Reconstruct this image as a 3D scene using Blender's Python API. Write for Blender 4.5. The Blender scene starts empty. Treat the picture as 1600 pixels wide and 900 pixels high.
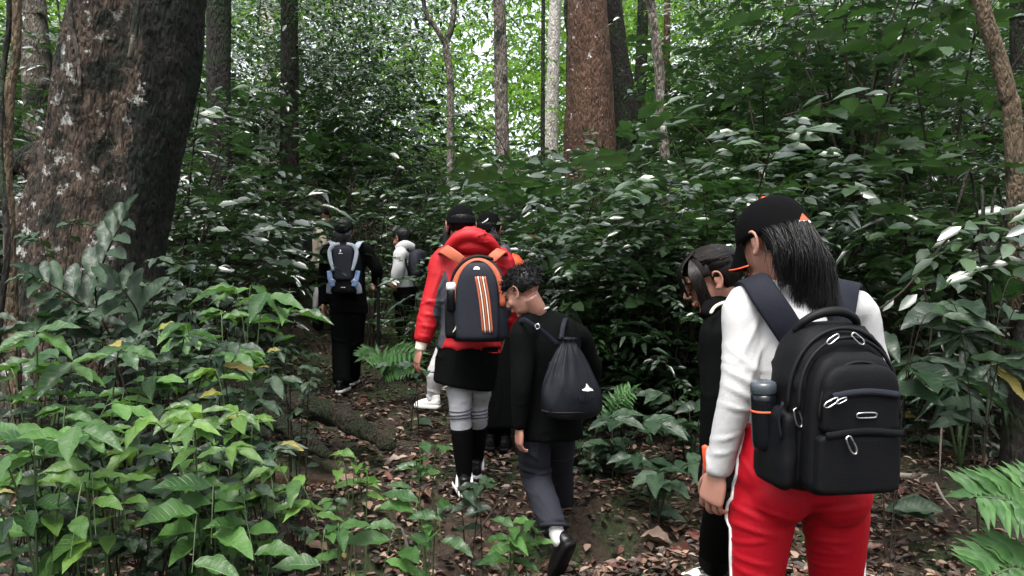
import bpy, math, random
import numpy as np
from mathutils import Vector, Matrix, noise

random.seed(7); RNG = np.random.default_rng(7)
SC = bpy.context.scene
COL = SC.collection

# ------------------------------------------------------------------ camera, sky, sun, exposure
F = 1155.0                       # focal length in photo pixels (photo 1600 wide)
CAM_Z = 1.5
cam_data = bpy.data.cameras.new('camera'); cam = bpy.data.objects.new('camera', cam_data); COL.objects.link(cam)
cam.location = (0, 0, CAM_Z); cam.rotation_euler = (math.radians(90), 0, 0)
cam_data.sensor_width = 36; cam_data.lens = 36 * F / 1600
cam_data.clip_start = 0.05; cam_data.clip_end = 500
SC.camera = cam

world = bpy.data.worlds.new('World'); SC.world = world; world.use_nodes = True
wn = world.node_tree; wn.nodes.clear()
SUN_EL, SUN_AZ = math.radians(66), math.radians(200)     # high, a little behind the camera and to the left
sky = wn.nodes.new('ShaderNodeTexSky'); sky.sky_type = 'NISHITA'; sky.sun_disc = False
sky.sun_elevation = SUN_EL; sky.sun_rotation = SUN_AZ; sky.dust_density = 4; sky.air_density = 1.0; sky.ozone_density = 1.0
hsv = wn.nodes.new('ShaderNodeHueSaturation'); hsv.inputs['Saturation'].default_value = 0.30
bg = wn.nodes.new('ShaderNodeBackground'); bg.inputs['Strength'].default_value = 0.15
wo = wn.nodes.new('ShaderNodeOutputWorld')
wn.links.new(sky.outputs[0], hsv.inputs['Color']); wn.links.new(hsv.outputs[0], bg.inputs['Color']); wn.links.new(bg.outputs[0], wo.inputs['Surface'])

sun_data = bpy.data.lights.new('sun', 'SUN'); sun = bpy.data.objects.new('sun', sun_data); COL.objects.link(sun)
sun_data.energy = 1.5; sun_data.angle = math.radians(25); sun_data.color = (1.0, 0.97, 0.92)
sd = Vector((math.sin(SUN_AZ) * math.cos(SUN_EL), math.cos(SUN_AZ) * math.cos(SUN_EL), math.sin(SUN_EL)))
sun.rotation_euler = sd.to_track_quat('Z', 'Y').to_euler(); sun.location = (0, 0, 30)

SC.view_settings.view_transform = 'Standard'; SC.view_settings.look = 'None'
SC.view_settings.gamma = 1; SC.view_settings.use_curve_mapping = False
SC.view_settings.exposure = 1.75
SC.render.engine = 'CYCLES'
cy = SC.cycles
cy.use_denoising = True; cy.adaptive_threshold = .03
cy.max_bounces = 4; cy.diffuse_bounces = 2; cy.glossy_bounces = 2; cy.transmission_bounces = 4; cy.transparent_max_bounces = 4
cy.caustics_reflective = False; cy.caustics_refractive = False
cy.sample_clamp_indirect = 4.0

# ------------------------------------------------------------------ helpers
def at(px, py, d):
    """a photo measurement and a distance -> a point in the place"""
    return Vector(((px - 800) * d / F, d, CAM_Z + (450 - py) * d / F))

def smooth(a, b, x):
    t = min(1.0, max(0.0, (x - a) / (b - a))); return t * t * (3 - 2 * t)

PROF = [(-20, .1), (0, .1), (3.55, .1), (4.15, .33), (5, .43), (5.8, .54), (6.8, .55), (8, .62), (9.5, .95), (12, 1.6), (16, 2.6), (30, 5.5), (60, 12), (200, 30)]
PX = np.array([p[0] for p in PROF]); PZ = np.array([p[1] for p in PROF])
def sst(a, b, x):
    t = np.clip((x - a) / (b - a), 0, 1); return t * t * (3 - 2 * t)
def ground_np(x, y):
    z = np.interp(y, PX, PZ)
    z = z + sst(5.0, 7.5, y) * np.clip((x - .5) * .32, 0, 1.3)           # bank on the right of the trail
    z = z + np.clip((-2.3 - x) * .22, 0, 1.6) * sst(3.0, 6, y)           # rising ground on the left
    z = z + .20 * np.exp(-(((x - .82) / .5) ** 2 + ((y - 3.25) / .35) ** 2))   # mossy hump before the girl's shoe
    z = z - .10 * np.exp(-(((x + 1.55) / .45) ** 2 + ((y - 4.55) / .3) ** 2))  # hollow with muddy water
    z = z + .012 * np.sin(x * 5.1 + 1.3 * np.sin(y * 3.7)) + .012 * np.sin(y * 6.3 + 1.7 * np.sin(x * 4.1)) + .02 * np.sin(x * 1.9 + y * 1.3)
    return z
def ground(x, y): return float(ground_np(np.array([x]), np.array([y]))[0])

def tag(o, label=None, cat=None, group=None, kind=None):
    if label: o['label'] = label
    if cat: o['category'] = cat
    if group: o['group'] = group
    if kind: o['kind'] = kind
    return o
def empty(name, loc, label=None, cat=None, group=None):
    o = bpy.data.objects.new(name, None); COL.objects.link(o); o.location = loc; o.empty_display_size = .1
    o['_loc'] = [loc[0], loc[1], loc[2]]; del o['_loc']
    return tag(o, label, cat, group)
def mesh_np(name, V, faces, smooth_=True, mat=None, uv=None, rnd=None):
    """faces: list of index lists, or an (n,3)/(n,4) array"""
    me = bpy.data.meshes.new(name)
    V = np.asarray(V, dtype=np.float32)
    if isinstance(faces, np.ndarray):
        n, k = faces.shape
        me.vertices.add(len(V)); me.vertices.foreach_set('co', V.ravel())
        me.loops.add(n * k); me.loops.foreach_set('vertex_index', faces.astype(np.int32).ravel())
        me.polygons.add(n); me.polygons.foreach_set('loop_start', np.arange(0, n * k, k, dtype=np.int32))
        me.update(calc_edges=True)
    else:
        me.from_pydata([tuple(map(float, v)) for v in V], [], [list(map(int, f)) for f in faces])
    if smooth_:
        me.polygons.foreach_set('use_smooth', np.ones(len(me.polygons), dtype=bool))
    if uv is not None:
        l = me.uv_layers.new(name='UVMap'); vi = np.empty(len(me.loops), dtype=np.int32); me.loops.foreach_get('vertex_index', vi)
        l.data.foreach_set('uv', np.asarray(uv, dtype=np.float32)[vi].ravel())
    if rnd is not None:
        a = me.attributes.new('rnd', 'FLOAT', 'POINT'); a.data.foreach_set('value', np.asarray(rnd, dtype=np.float32))
    if mat is not None: me.materials.append(mat)
    return me
def link(name, me, parent=None, loc=None):
    """link a mesh whose vertices are in world space (loc None) or local space"""
    o = bpy.data.objects.new(name, me); COL.objects.link(o)
    if parent is not None: o.parent = parent
    if loc is not None: o.location = loc
    return o
def wl(parent_loc, V):
    return np.asarray(V, dtype=float) - np.asarray(parent_loc, dtype=float)[None, :]

# ------------------------------------------------------------------ materials
MATS = {}
def nd(nt, t, **kw):
    n = nt.nodes.new(t)
    for k, v in kw.items():
        if k in n.inputs: n.inputs[k].default_value = v
        else: setattr(n, k, v)
    return n
def base_mat(name):
    m = bpy.data.materials.new(name); m.use_nodes = True; nt = m.node_tree
    b = nt.nodes['Principled BSDF']; MATS[name] = m
    return m, nt, b
def c4(c): return (c[0], c[1], c[2], 1)
def bump(nt, b, scale, strength, dist=.01, detail=4, kind='noise', coord='Object', vec=None):
    tc = nd(nt, 'ShaderNodeTexCoord')
    src = vec or tc.outputs[coord]
    n = nd(nt, 'ShaderNodeTexNoise', Scale=scale, Detail=detail) if kind == 'noise' else nd(nt, 'ShaderNodeTexVoronoi', Scale=scale)
    nt.links.new(src, n.inputs['Vector'])
    bp = nd(nt, 'ShaderNodeBump', Strength=strength, Distance=dist)
    nt.links.new(n.outputs[0], bp.inputs['Height']); nt.links.new(bp.outputs[0], b.inputs['Normal'])
    return n
def fabric(name, col, rough=.85, var=.12, scale=6, bs=220, bstr=.35, spec=.3, sheen=0):
    """cloth: weave-scale bump, soft large folds bump, slight colour unevenness"""
    m, nt, b = base_mat(name)
    tc = nd(nt, 'ShaderNodeTexCoord')
    n = nd(nt, 'ShaderNodeTexNoise', Scale=scale, Detail=5); nt.links.new(tc.outputs['Object'], n.inputs['Vector'])
    mx = nd(nt, 'ShaderNodeMix', data_type='RGBA'); mx.inputs[6].default_value = c4([c * (1 - var) for c in col]); mx.inputs[7].default_value = c4([min(1, c * (1 + var)) for c in col])
    nt.links.new(n.outputs[0], mx.inputs[0]); nt.links.new(mx.outputs[2], b.inputs['Base Color'])
    b.inputs['Roughness'].default_value = rough; b.inputs['Specular IOR Level'].default_value = spec
    if sheen: b.inputs['Sheen Weight'].default_value = sheen; b.inputs['Sheen Roughness'].default_value = .4
    n1 = nd(nt, 'ShaderNodeTexNoise', Scale=bs, Detail=2); nt.links.new(tc.outputs['Object'], n1.inputs['Vector'])
    n2 = nd(nt, 'ShaderNodeTexNoise', Scale=16, Detail=3, Distortion=.6); nt.links.new(tc.outputs['Object'], n2.inputs['Vector'])
    b1 = nd(nt, 'ShaderNodeBump', Strength=bstr, Distance=.002); nt.links.new(n1.outputs[0], b1.inputs['Height'])
    b2 = nd(nt, 'ShaderNodeBump', Strength=.18, Distance=.012); nt.links.new(n2.outputs[0], b2.inputs['Height'])
    nt.links.new(b1.outputs[0], b2.inputs['Normal']); nt.links.new(b2.outputs[0], b.inputs['Normal'])
    return m
def plain(name, col, rough=.5, metal=0, spec=.5, bs=0, bstr=.2):
    m, nt, b = base_mat(name)
    b.inputs['Base Color'].default_value = c4(col); b.inputs['Roughness'].default_value = rough; b.inputs['Metallic'].default_value = metal
    b.inputs['Specular IOR Level'].default_value = spec
    tc = nd(nt, 'ShaderNodeTexCoord'); n = nd(nt, 'ShaderNodeTexNoise', Scale=30, Detail=4); nt.links.new(tc.outputs['Object'], n.inputs['Vector'])
    mr = nd(nt, 'ShaderNodeMapRange'); mr.inputs['To Min'].default_value = max(0, rough - .1); mr.inputs['To Max'].default_value = min(1, rough + .12)
    nt.links.new(n.outputs[0], mr.inputs['Value']); nt.links.new(mr.outputs[0], b.inputs['Roughness'])
    if bs: bump(nt, b, bs, bstr, .003)
    return m
def leaf_mat(name, dark, light, back, trans=.3, rough=.38, veins=False, spec=.5, coat=0):
    """leaf: own colour varies from leaf to leaf; light comes through the blade"""
    m, nt, b = base_mat(name)
    at_ = nd(nt, 'ShaderNodeAttribute', attribute_name='rnd'); oi = nd(nt, 'ShaderNodeObjectInfo')
    add = nd(nt, 'ShaderNodeMath', operation='ADD'); nt.links.new(at_.outputs['Fac'], add.inputs[0]); nt.links.new(oi.outputs['Random'], add.inputs[1])
    fr = nd(nt, 'ShaderNodeMath', operation='FRACT'); nt.links.new(add.outputs[0], fr.inputs[0])
    cr = nd(nt, 'ShaderNodeValToRGB'); cr.color_ramp.elements[0].color = c4(dark); cr.color_ramp.elements[1].color = c4(light)
    cr.color_ramp.elements[0].position = .1; cr.color_ramp.elements[1].position = 1
    e = cr.color_ramp.elements.new(.75); e.color = c4([(a * .55 + c * .45) for a, c in zip(dark, light)])
    if veins and 'dead' not in name:       # now and then an old yellowing leaf
        cr.color_ramp.elements[2].position = .97; e = cr.color_ramp.elements.new(.99); e.color = (.23, .19, .045, 1)
    nt.links.new(fr.outputs[0], cr.inputs[0])
    col = cr.outputs[0]
    tc = nd(nt, 'ShaderNodeTexCoord')
    n = nd(nt, 'ShaderNodeTexNoise', Scale=18 if veins else 6, Detail=4); nt.links.new(tc.outputs['Object'], n.inputs['Vector'])
    mr = nd(nt, 'ShaderNodeMapRange'); mr.inputs['To Min'].default_value = .72; mr.inputs['To Max'].default_value = 1.25; nt.links.new(n.outputs[0], mr.inputs['Value'])
    vm = nd(nt, 'ShaderNodeVectorMath', operation='SCALE'); nt.links.new(col, vm.inputs[0]); nt.links.new(mr.outputs[0], vm.inputs['Scale'])
    col = vm.outputs[0]
    nrm = None
    if veins:
        uv = nd(nt, 'ShaderNodeUVMap'); sp = nd(nt, 'ShaderNodeSeparateXYZ'); nt.links.new(uv.outputs[0], sp.inputs[0])
        au = nd(nt, 'ShaderNodeMath', operation='ABSOLUTE'); nt.links.new(sp.outputs[0], au.inputs[0])      # |u| 0 at the midrib
        k1 = nd(nt, 'ShaderNodeMath', operation='MULTIPLY_ADD'); nt.links.new(au.outputs[0], k1.inputs[0]); k1.inputs[1].default_value = -.16; nt.links.new(sp.outputs[1], k1.inputs[2])
        k2 = nd(nt, 'ShaderNodeMath', operation='MULTIPLY'); nt.links.new(k1.outputs[0], k2.inputs[0]); k2.inputs[1].default_value = 62
        sn = nd(nt, 'ShaderNodeMath', operation='SINE'); nt.links.new(k2.outputs[0], sn.inputs[0])
        pw = nd(nt, 'ShaderNodeMapRange'); pw.inputs['From Min'].default_value = .55; pw.inputs['From Max'].default_value = 1; nt.links.new(sn.outputs[0], pw.inputs['Value'])
        mid = nd(nt, 'ShaderNodeMapRange'); mid.inputs['From Min'].default_value = .0; mid.inputs['From Max'].default_value = .07; mid.inputs['To Min'].default_value = 1; mid.inputs['To Max'].default_value = 0; nt.links.new(au.outputs[0], mid.inputs['Value'])
        mxv = nd(nt, 'ShaderNodeMath', operation='MAXIMUM'); nt.links.new(pw.outputs[0], mxv.inputs[0]); nt.links.new(mid.outputs[0], mxv.inputs[1])
        mx = nd(nt, 'ShaderNodeMix', data_type='RGBA'); mx.inputs[7].default_value = c4([min(1, x * 1.5 + .03) for x in light]); nt.links.new(col, mx.inputs[6])
        f = nd(nt, 'ShaderNodeMath', operation='MULTIPLY'); nt.links.new(mxv.outputs[0], f.inputs[0]); f.inputs[1].default_value = .16; nt.links.new(f.outputs[0], mx.inputs[0])
        col = mx.outputs[2]
        bp = nd(nt, 'ShaderNodeBump', Strength=.35, Distance=.003); bp.invert = True; nt.links.new(mxv.outputs[0], bp.inputs['Height']); nrm = bp.outputs[0]
        # a few insect-bitten brown spots
        sp2 = nd(nt, 'ShaderNodeTexNoise', Scale=55, Detail=3); nt.links.new(tc.outputs['Object'], sp2.inputs['Vector'])
        sr = nd(nt, 'ShaderNodeMapRange'); sr.inputs['From Min'].default_value = .68; sr.inputs['From Max'].default_value = .74; nt.links.new(sp2.outputs[0], sr.inputs['Value'])
        mx2 = nd(nt, 'ShaderNodeMix', data_type='RGBA'); mx2.inputs[7].default_value = (.09, .06, .03, 1); nt.links.new(col, mx2.inputs[6]); nt.links.new(sr.outputs[0], mx2.inputs[0]); col = mx2.outputs[2]
    nt.links.new(col, b.inputs['Base Color']); b.inputs['Specular IOR Level'].default_value = spec; b.inputs['Coat Weight'].default_value = coat; b.inputs['Coat Roughness'].default_value = .22
    rr = nd(nt, 'ShaderNodeMapRange'); rr.inputs['To Min'].default_value = rough - .1; rr.inputs['To Max'].default_value = rough + .12; nt.links.new(fr.outputs[0], rr.inputs['Value']); nt.links.new(rr.outputs[0], b.inputs['Roughness'])
    if nrm is not None: nt.links.new(nrm, b.inputs['Normal'])
    tr = nd(nt, 'ShaderNodeBsdfTranslucent'); tr.inputs['Color'].default_value = c4(back)
    ms = nd(nt, 'ShaderNodeMixShader'); ms.inputs[0].default_value = trans
    nt.links.new(b.outputs[0], ms.inputs[1]); nt.links.new(tr.outputs[0], ms.inputs[2]); nt.links.new(ms.outputs[0], nt.nodes['Material Output'].inputs['Surface'])
    return m
def bark_mat(name, c1, c2, lichen=(.5, .5, .46), lich=.62, moss=None, mossamt=.55, scale=1.0):
    m, nt, b = base_mat(name)
    tc = nd(nt, 'ShaderNodeTexCoord'); mp = nd(nt, 'ShaderNodeMapping'); mp.inputs['Scale'].default_value = (9 * scale, 9 * scale, 2.6 * scale); nt.links.new(tc.outputs['Object'], mp.inputs[0])
    n1 = nd(nt, 'ShaderNodeTexNoise', Scale=1.6, Detail=8, Roughness=.65, Distortion=.4); nt.links.new(mp.outputs[0], n1.inputs['Vector'])
    cr = nd(nt, 'ShaderNodeValToRGB'); cr.color_ramp.elements[0].position = .36; cr.color_ramp.elements[1].position = .66
    cr.color_ramp.elements[0].color = c4(c1); cr.color_ramp.elements[1].color = c4(c2); nt.links.new(n1.outputs[0], cr.inputs[0])
    n2 = nd(nt, 'ShaderNodeTexNoise', Scale=4.5 * scale, Detail=9, Roughness=.72); nt.links.new(tc.outputs['Object'], n2.inputs['Vector'])
    r2 = nd(nt, 'ShaderNodeMapRange'); r2.inputs['From Min'].default_value = lich; r2.inputs['From Max'].default_value = lich + .035; nt.links.new(n2.outputs[0], r2.inputs['Value'])
    mx = nd(nt, 'ShaderNodeMix', data_type='RGBA'); mx.inputs[7].default_value = c4(lichen); nt.links.new(cr.outputs[0], mx.inputs[6]); nt.links.new(r2.outputs[0], mx.inputs[0])
    col = mx.outputs[2]
    if moss:
        n3 = nd(nt, 'ShaderNodeTexNoise', Scale=2.2 * scale, Detail=6); mp3 = nd(nt, 'ShaderNodeMapping'); mp3.inputs['Location'].default_value = (3.1, 7.7, 1.2); nt.links.new(tc.outputs['Object'], mp3.inputs[0]); nt.links.new(mp3.outputs[0], n3.inputs['Vector'])
        r3 = nd(nt, 'ShaderNodeMapRange'); r3.inputs['From Min'].default_value = mossamt - .06; r3.inputs['From Max'].default_value = mossamt + .06; nt.links.new(n3.outputs[0], r3.inputs['Value'])
        mx3 = nd(nt, 'ShaderNodeMix', data_type='RGBA'); mx3.inputs[7].default_value = c4(moss); nt.links.new(col, mx3.inputs[6]); nt.links.new(r3.outputs[0], mx3.inputs[0]); col = mx3.outputs[2]
    nt.links.new(col, b.inputs['Base Color']); b.inputs['Roughness'].default_value = .9; b.inputs['Specular IOR Level'].default_value = .25
    vo = nd(nt, 'ShaderNodeTexVoronoi', Scale=2.6, feature='DISTANCE_TO_EDGE'); nt.links.new(mp.outputs[0], vo.inputs['Vector'])
    ad = nd(nt, 'ShaderNodeMath', operation='ADD'); nt.links.new(n1.outputs[0], ad.inputs[0]); nt.links.new(vo.outputs[0], ad.inputs[1])
    bp = nd(nt, 'ShaderNodeBump', Strength=1.0, Distance=.055); nt.links.new(ad.outputs[0], bp.inputs['Height']); nt.links.new(bp.outputs[0], b.inputs['Normal'])
    return m
def skin_mat(name, col):
    m, nt, b = base_mat(name)
    tc = nd(nt, 'ShaderNodeTexCoord'); n = nd(nt, 'ShaderNodeTexNoise', Scale=24, Detail=4); nt.links.new(tc.outputs['Object'], n.inputs['Vector'])
    mx = nd(nt, 'ShaderNodeMix', data_type='RGBA'); mx.inputs[6].default_value = c4((col[0] * .9, col[1] * .78, col[2] * .75)); mx.inputs[7].default_value = c4((col[0] * 1.05, col[1] * 1.08, col[2] * 1.1))
    nt.links.new(n.outputs[0], mx.inputs[0]); nt.links.new(mx.outputs[2], b.inputs['Base Color'])
    b.inputs['Roughness'].default_value = .48; b.inputs['Subsurface Weight'].default_value = .15; b.inputs['Subsurface Radius'].default_value = (.012, .005, .003); b.inputs['Subsurface Scale'].default_value = .6
    bump(nt, b, 160, .12, .002)
    return m
def hair_mat(name, col, rough=.36):
    m, nt, b = base_mat(name)
    b.inputs['Base Color'].default_value = c4(col); b.inputs['Roughness'].default_value = rough; b.inputs['Specular IOR Level'].default_value = .22
    tc = nd(nt, 'ShaderNodeTexCoord'); mp = nd(nt, 'ShaderNodeMapping'); mp.inputs['Scale'].default_value = (160, 160, 14); nt.links.new(tc.outputs['Object'], mp.inputs[0])
    bump(nt, b, 1.0, .6, .004, vec=mp.outputs[0])
    return m

# greens
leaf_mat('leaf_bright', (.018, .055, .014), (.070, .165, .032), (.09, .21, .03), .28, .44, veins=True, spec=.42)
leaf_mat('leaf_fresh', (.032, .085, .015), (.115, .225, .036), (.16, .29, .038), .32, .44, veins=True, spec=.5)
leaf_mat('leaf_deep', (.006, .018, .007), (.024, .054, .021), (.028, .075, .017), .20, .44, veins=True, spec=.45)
leaf_mat('leaf_grey', (.012, .030, .014), (.038, .072, .036), (.04, .085, .025), .18, .48, veins=True, spec=.38)
leaf_mat('shrub_dark', (.005, .016, .005), (.023, .052, .018), (.026, .075, .012), .18, .36, spec=1.0, coat=.75)
leaf_mat('shrub_mid', (.008, .026, .007), (.034, .076, .021), (.040, .110, .015), .20, .36, spec=1.0, coat=.7)
leaf_mat('shrub_light', (.013, .042, .010), (.048, .105, .025), (.055, .14, .022), .22, .31, spec=1.0, coat=.9)
leaf_mat('far_leaf', (.022, .060, .010), (.085, .165, .028), (.19, .38, .045), .45, .5, spec=.25)
leaf_mat('fern_leaf', (.035, .095, .026), (.075, .170, .050), (.11, .24, .05), .28, .5, veins=False, spec=.3)
plain('green_stem', (.045, .075, .025), .55); plain('brown_stem', (.022, .017, .012), .85, spec=.2, bs=80)
plain('grey_twig', (.20, .17, .14), .8, bs=90)

# ------------------------------------------------------------------ shape tools
def catmull(P, n=6):
    P = [np.asarray(p, dtype=float) for p in P]
    if len(P) < 3:
        return [P[0] + (P[-1] - P[0]) * t for t in np.linspace(0, 1, n + 1)]
    out = []
    for i in range(len(P) - 1):
        p0 = P[i - 1] if i > 0 else 2 * P[0] - P[1]; p1, p2 = P[i], P[i + 1]; p3 = P[i + 2] if i + 2 < len(P) else 2 * P[-1] - P[-2]
        for t in np.linspace(0, 1, n, endpoint=False):
            out.append(.5 * ((2 * p1) + (-p0 + p2) * t + (2 * p0 - 5 * p1 + 4 * p2 - p3) * t * t + (-p0 + 3 * p1 - 3 * p2 + p3) * t ** 3))
    out.append(P[-1]); return out
def nrmz(v):
    v = np.asarray(v, dtype=float); l = np.linalg.norm(v); return v / l if l > 1e-9 else v
def tube(pts, radii, sides=16, right=None, n=5, cap=True, power=2.0, flat=False):
    """closed loft through pts; radii: scalars or (a,b): a along `right`, b across. returns V, faces(list)"""
    pts = [np.asarray(p, dtype=float) for p in pts]
    R = [np.array((r, r) if np.isscalar(r) else r, dtype=float) for r in radii]
    if n > 1:
        full = catmull([np.concatenate([p, r]) for p, r in zip(pts, R)], n)
        pts = [f[:3] for f in full]; R = [np.maximum(f[3:], 1e-4) for f in full]
    m = len(pts); V = []; rt = None
    for i in range(m):
        t = nrmz(pts[min(i + 1, m - 1)] - pts[max(i - 1, 0)])
        if right is not None: rt = np.asarray(right, dtype=float)
        elif rt is None: rt = np.array((1.0, 0, 0)) if abs(t[0]) < .9 else np.array((0, 1.0, 0))
        s = nrmz(rt - t * np.dot(rt, t)); u = np.cross(t, s)
        if right is None: rt = s
        for k in range(sides):
            a = 2 * math.pi * k / sides; ca, sa = math.cos(a), math.sin(a)
            if power != 2.0:
                ca = math.copysign(abs(ca) ** (2 / power), ca); sa = math.copysign(abs(sa) ** (2 / power), sa)
            V.append(pts[i] + s * (R[i][0] * ca) + u * (R[i][1] * sa))
    Fc = []
    for i in range(m - 1):
        for k in range(sides):
            a, b_ = i * sides + k, i * sides + (k + 1) % sides
            Fc.append((a, b_, b_ + sides, a + sides))
    if cap:
        if flat:
            Fc.append(tuple(range(sides - 1, -1, -1))); Fc.append(tuple((m - 1) * sides + k for k in range(sides)))
        else:
            t0 = nrmz(pts[0] - pts[1]); t1 = nrmz(pts[-1] - pts[-2])
            V.append(pts[0] + t0 * min(R[0]) * .6); c0 = len(V) - 1; V.append(pts[-1] + t1 * min(R[-1]) * .6); c1 = len(V) - 1
            for k in range(sides):
                Fc.append((c0, (k + 1) % sides, k)); Fc.append((c1, (m - 1) * sides + k, (m - 1) * sides + (k + 1) % sides))
    return np.array(V), Fc
def ellipsoid(c, r, M=None, nu=20, nv=14):
    V = []; Fc = []
    for j in range(nv + 1):
        th = math.pi * j / nv
        for k in range(nu):
            ph = 2 * math.pi * k / nu
            V.append((math.sin(th) * math.cos(ph) * r[0], math.sin(th) * math.sin(ph) * r[1], math.cos(th) * r[2]))
    V = np.array(V)
    if M is not None: V = V @ np.asarray(M).T
    V = V + np.asarray(c, dtype=float)
    for j in range(nv):
        for k in range(nu):
            a, b_ = j * nu + k, j * nu + (k + 1) % nu
            Fc.append((a, a + nu, b_ + nu, b_))
    return V, Fc
def join(parts):
    V = []; Fc = []; o = 0
    for v, f in parts:
        V.append(np.asarray(v)); Fc += [tuple(i + o for i in q) for q in f]; o += len(v)
    return np.concatenate(V), Fc
TMP = bpy.data.scenes.new('tmp')
def remesh(parts, voxel, smooth_it=4, fac=.5):
    V, Fc = join(parts)
    me = bpy.data.meshes.new('t'); me.from_pydata([tuple(map(float, v)) for v in V], [], Fc)
    o = bpy.data.objects.new('t', me); TMP.collection.objects.link(o)
    r = o.modifiers.new('r', 'REMESH'); r.mode = 'VOXEL'; r.voxel_size = voxel; r.adaptivity = 0
    if smooth_it:
        s = o.modifiers.new('s', 'SMOOTH'); s.iterations = smooth_it; s.factor = fac
    vl = TMP.view_layers[0]; vl.update(); dg = vl.depsgraph; dg.update()
    ev = o.evaluated_get(dg); m2 = bpy.data.meshes.new_from_object(ev)
    V = np.empty(len(m2.vertices) * 3); m2.vertices.foreach_get('co', V); V = V.reshape(-1, 3)
    N = np.empty(len(m2.vertices) * 3, dtype=np.float32); m2.vertex_normals.foreach_get('vector', N); N = N.reshape(-1, 3)
    if len(m2.loops) == 4 * len(m2.polygons):
        Fc = np.empty(len(m2.loops), dtype=np.int32); m2.loops.foreach_get('vertex_index', Fc); Fc = Fc.reshape(-1, 4)
    else: Fc = [tuple(p.vertices) for p in m2.polygons]
    bpy.data.objects.remove(o); bpy.data.meshes.remove(me); bpy.data.meshes.remove(m2)
    return V, Fc, N
def vnoise(P):
    """smooth value noise in -1..1 for many points at once"""
    P = np.asarray(P, dtype=float); I = np.floor(P).astype(np.int64); f = P - I; f = f * f * f * (f * (f * 6 - 15) + 10); out = 0
    for dx in (0, 1):
        for dy in (0, 1):
            for dz in (0, 1):
                h = (I[:, 0] + dx) * 73856093 ^ (I[:, 1] + dy) * 19349663 ^ (I[:, 2] + dz) * 83492791
                h = (h ^ (h >> 13)) * 1274126177 & 0x7fffffff; h = (h ^ (h >> 15)) & 0xffff
                w = (f[:, 0] if dx else 1 - f[:, 0]) * (f[:, 1] if dy else 1 - f[:, 1]) * (f[:, 2] if dz else 1 - f[:, 2])
                out = out + w * (h / 32767.5 - 1)
    return out
def wrinkle(V, N, amp, scale, seed=0, weight=None, ridge=True):
    """thin crease lines here and there, following the drawn-out noise"""
    q = V * np.array(scale)[None] + np.array((seed * 7.3, seed * 3.1, seed * 5.7)) + 50
    q = q + .5 * np.stack([vnoise(q * .6 + 11), vnoise(q * .6 + 31), vnoise(q * .6 + 57)], 1)
    h = vnoise(q)
    if ridge: h = np.exp(-(h / .085) ** 2) * np.clip(.35 + 1.3 * vnoise(q * .55 + 9), 0, 1)
    w = 1.0 if weight is None else weight(V)
    return V + N * (h * amp * w)[:, None]
def folds(V, N, lines, w=.010, amp=.0046, front=None):
    """pressed-in cloth folds along drawn lines: each line runs between two points on the cloth"""
    out = V.copy()
    for a, b_, k in lines:
        a, b_ = np.asarray(a), np.asarray(b_); d = b_ - a; L = np.linalg.norm(d); d = d / L
        q = V - a; t = q @ d; r = q - t[:, None] * d[None]; r2 = np.linalg.norm(r[:, [0, 2]], axis=1) / (w * k)
        m = np.clip(t / L, 0, 1); end = np.exp(-((t - m * L) / (w * 1.5)) ** 2) * np.sin(np.pi * np.clip(m, .04, .96)) ** .5
        ok = (np.abs(r[:, 1]) < .13) if front is None else (V[:, 1] < front)
        out += N * ((1 - r2 ** 2) * np.exp(-r2 ** 2) * end * amp * k * ok)[:, None]
    return out
def flist(F_): return F_.tolist() if isinstance(F_, np.ndarray) else F_
def ribbon(pts, widths, thick, right, n=6):
    """flat strap through pts: broad along `right`(one vector or list), thin across"""
    pts = [np.asarray(p, dtype=float) for p in pts]
    Rr = right if isinstance(right, list) else [right] * len(pts)
    full = catmull([np.concatenate([p, np.asarray(r, dtype=float), [w]]) for p, r, w in zip(pts, Rr, widths)], n)
    V = []; m = len(full)
    for i in range(m):
        p = full[i][:3]; t = nrmz(full[min(i + 1, m - 1)][:3] - full[max(i - 1, 0)][:3]); r = full[i][3:6]; w = full[i][6] / 2
        s = nrmz(r - t * np.dot(r, t)); u = np.cross(t, s); h = thick / 2
        for a, b_ in ((-1, -.6), (-.85, -1), (.85, -1), (1, -.6), (1, .6), (.85, 1), (-.85, 1), (-1, .6)):
            V.append(p + s * w * a + u * h * b_)
    Fc = []
    for i in range(m - 1):
        for k in range(8):
            a, b_ = i * 8 + k, i * 8 + (k + 1) % 8; Fc.append((a, b_, b_ + 8, a + 8))
    Fc.append(tuple(range(7, -1, -1))); Fc.append(tuple((m - 1) * 8 + k for k in range(8)))
    return np.array(V), Fc
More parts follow.
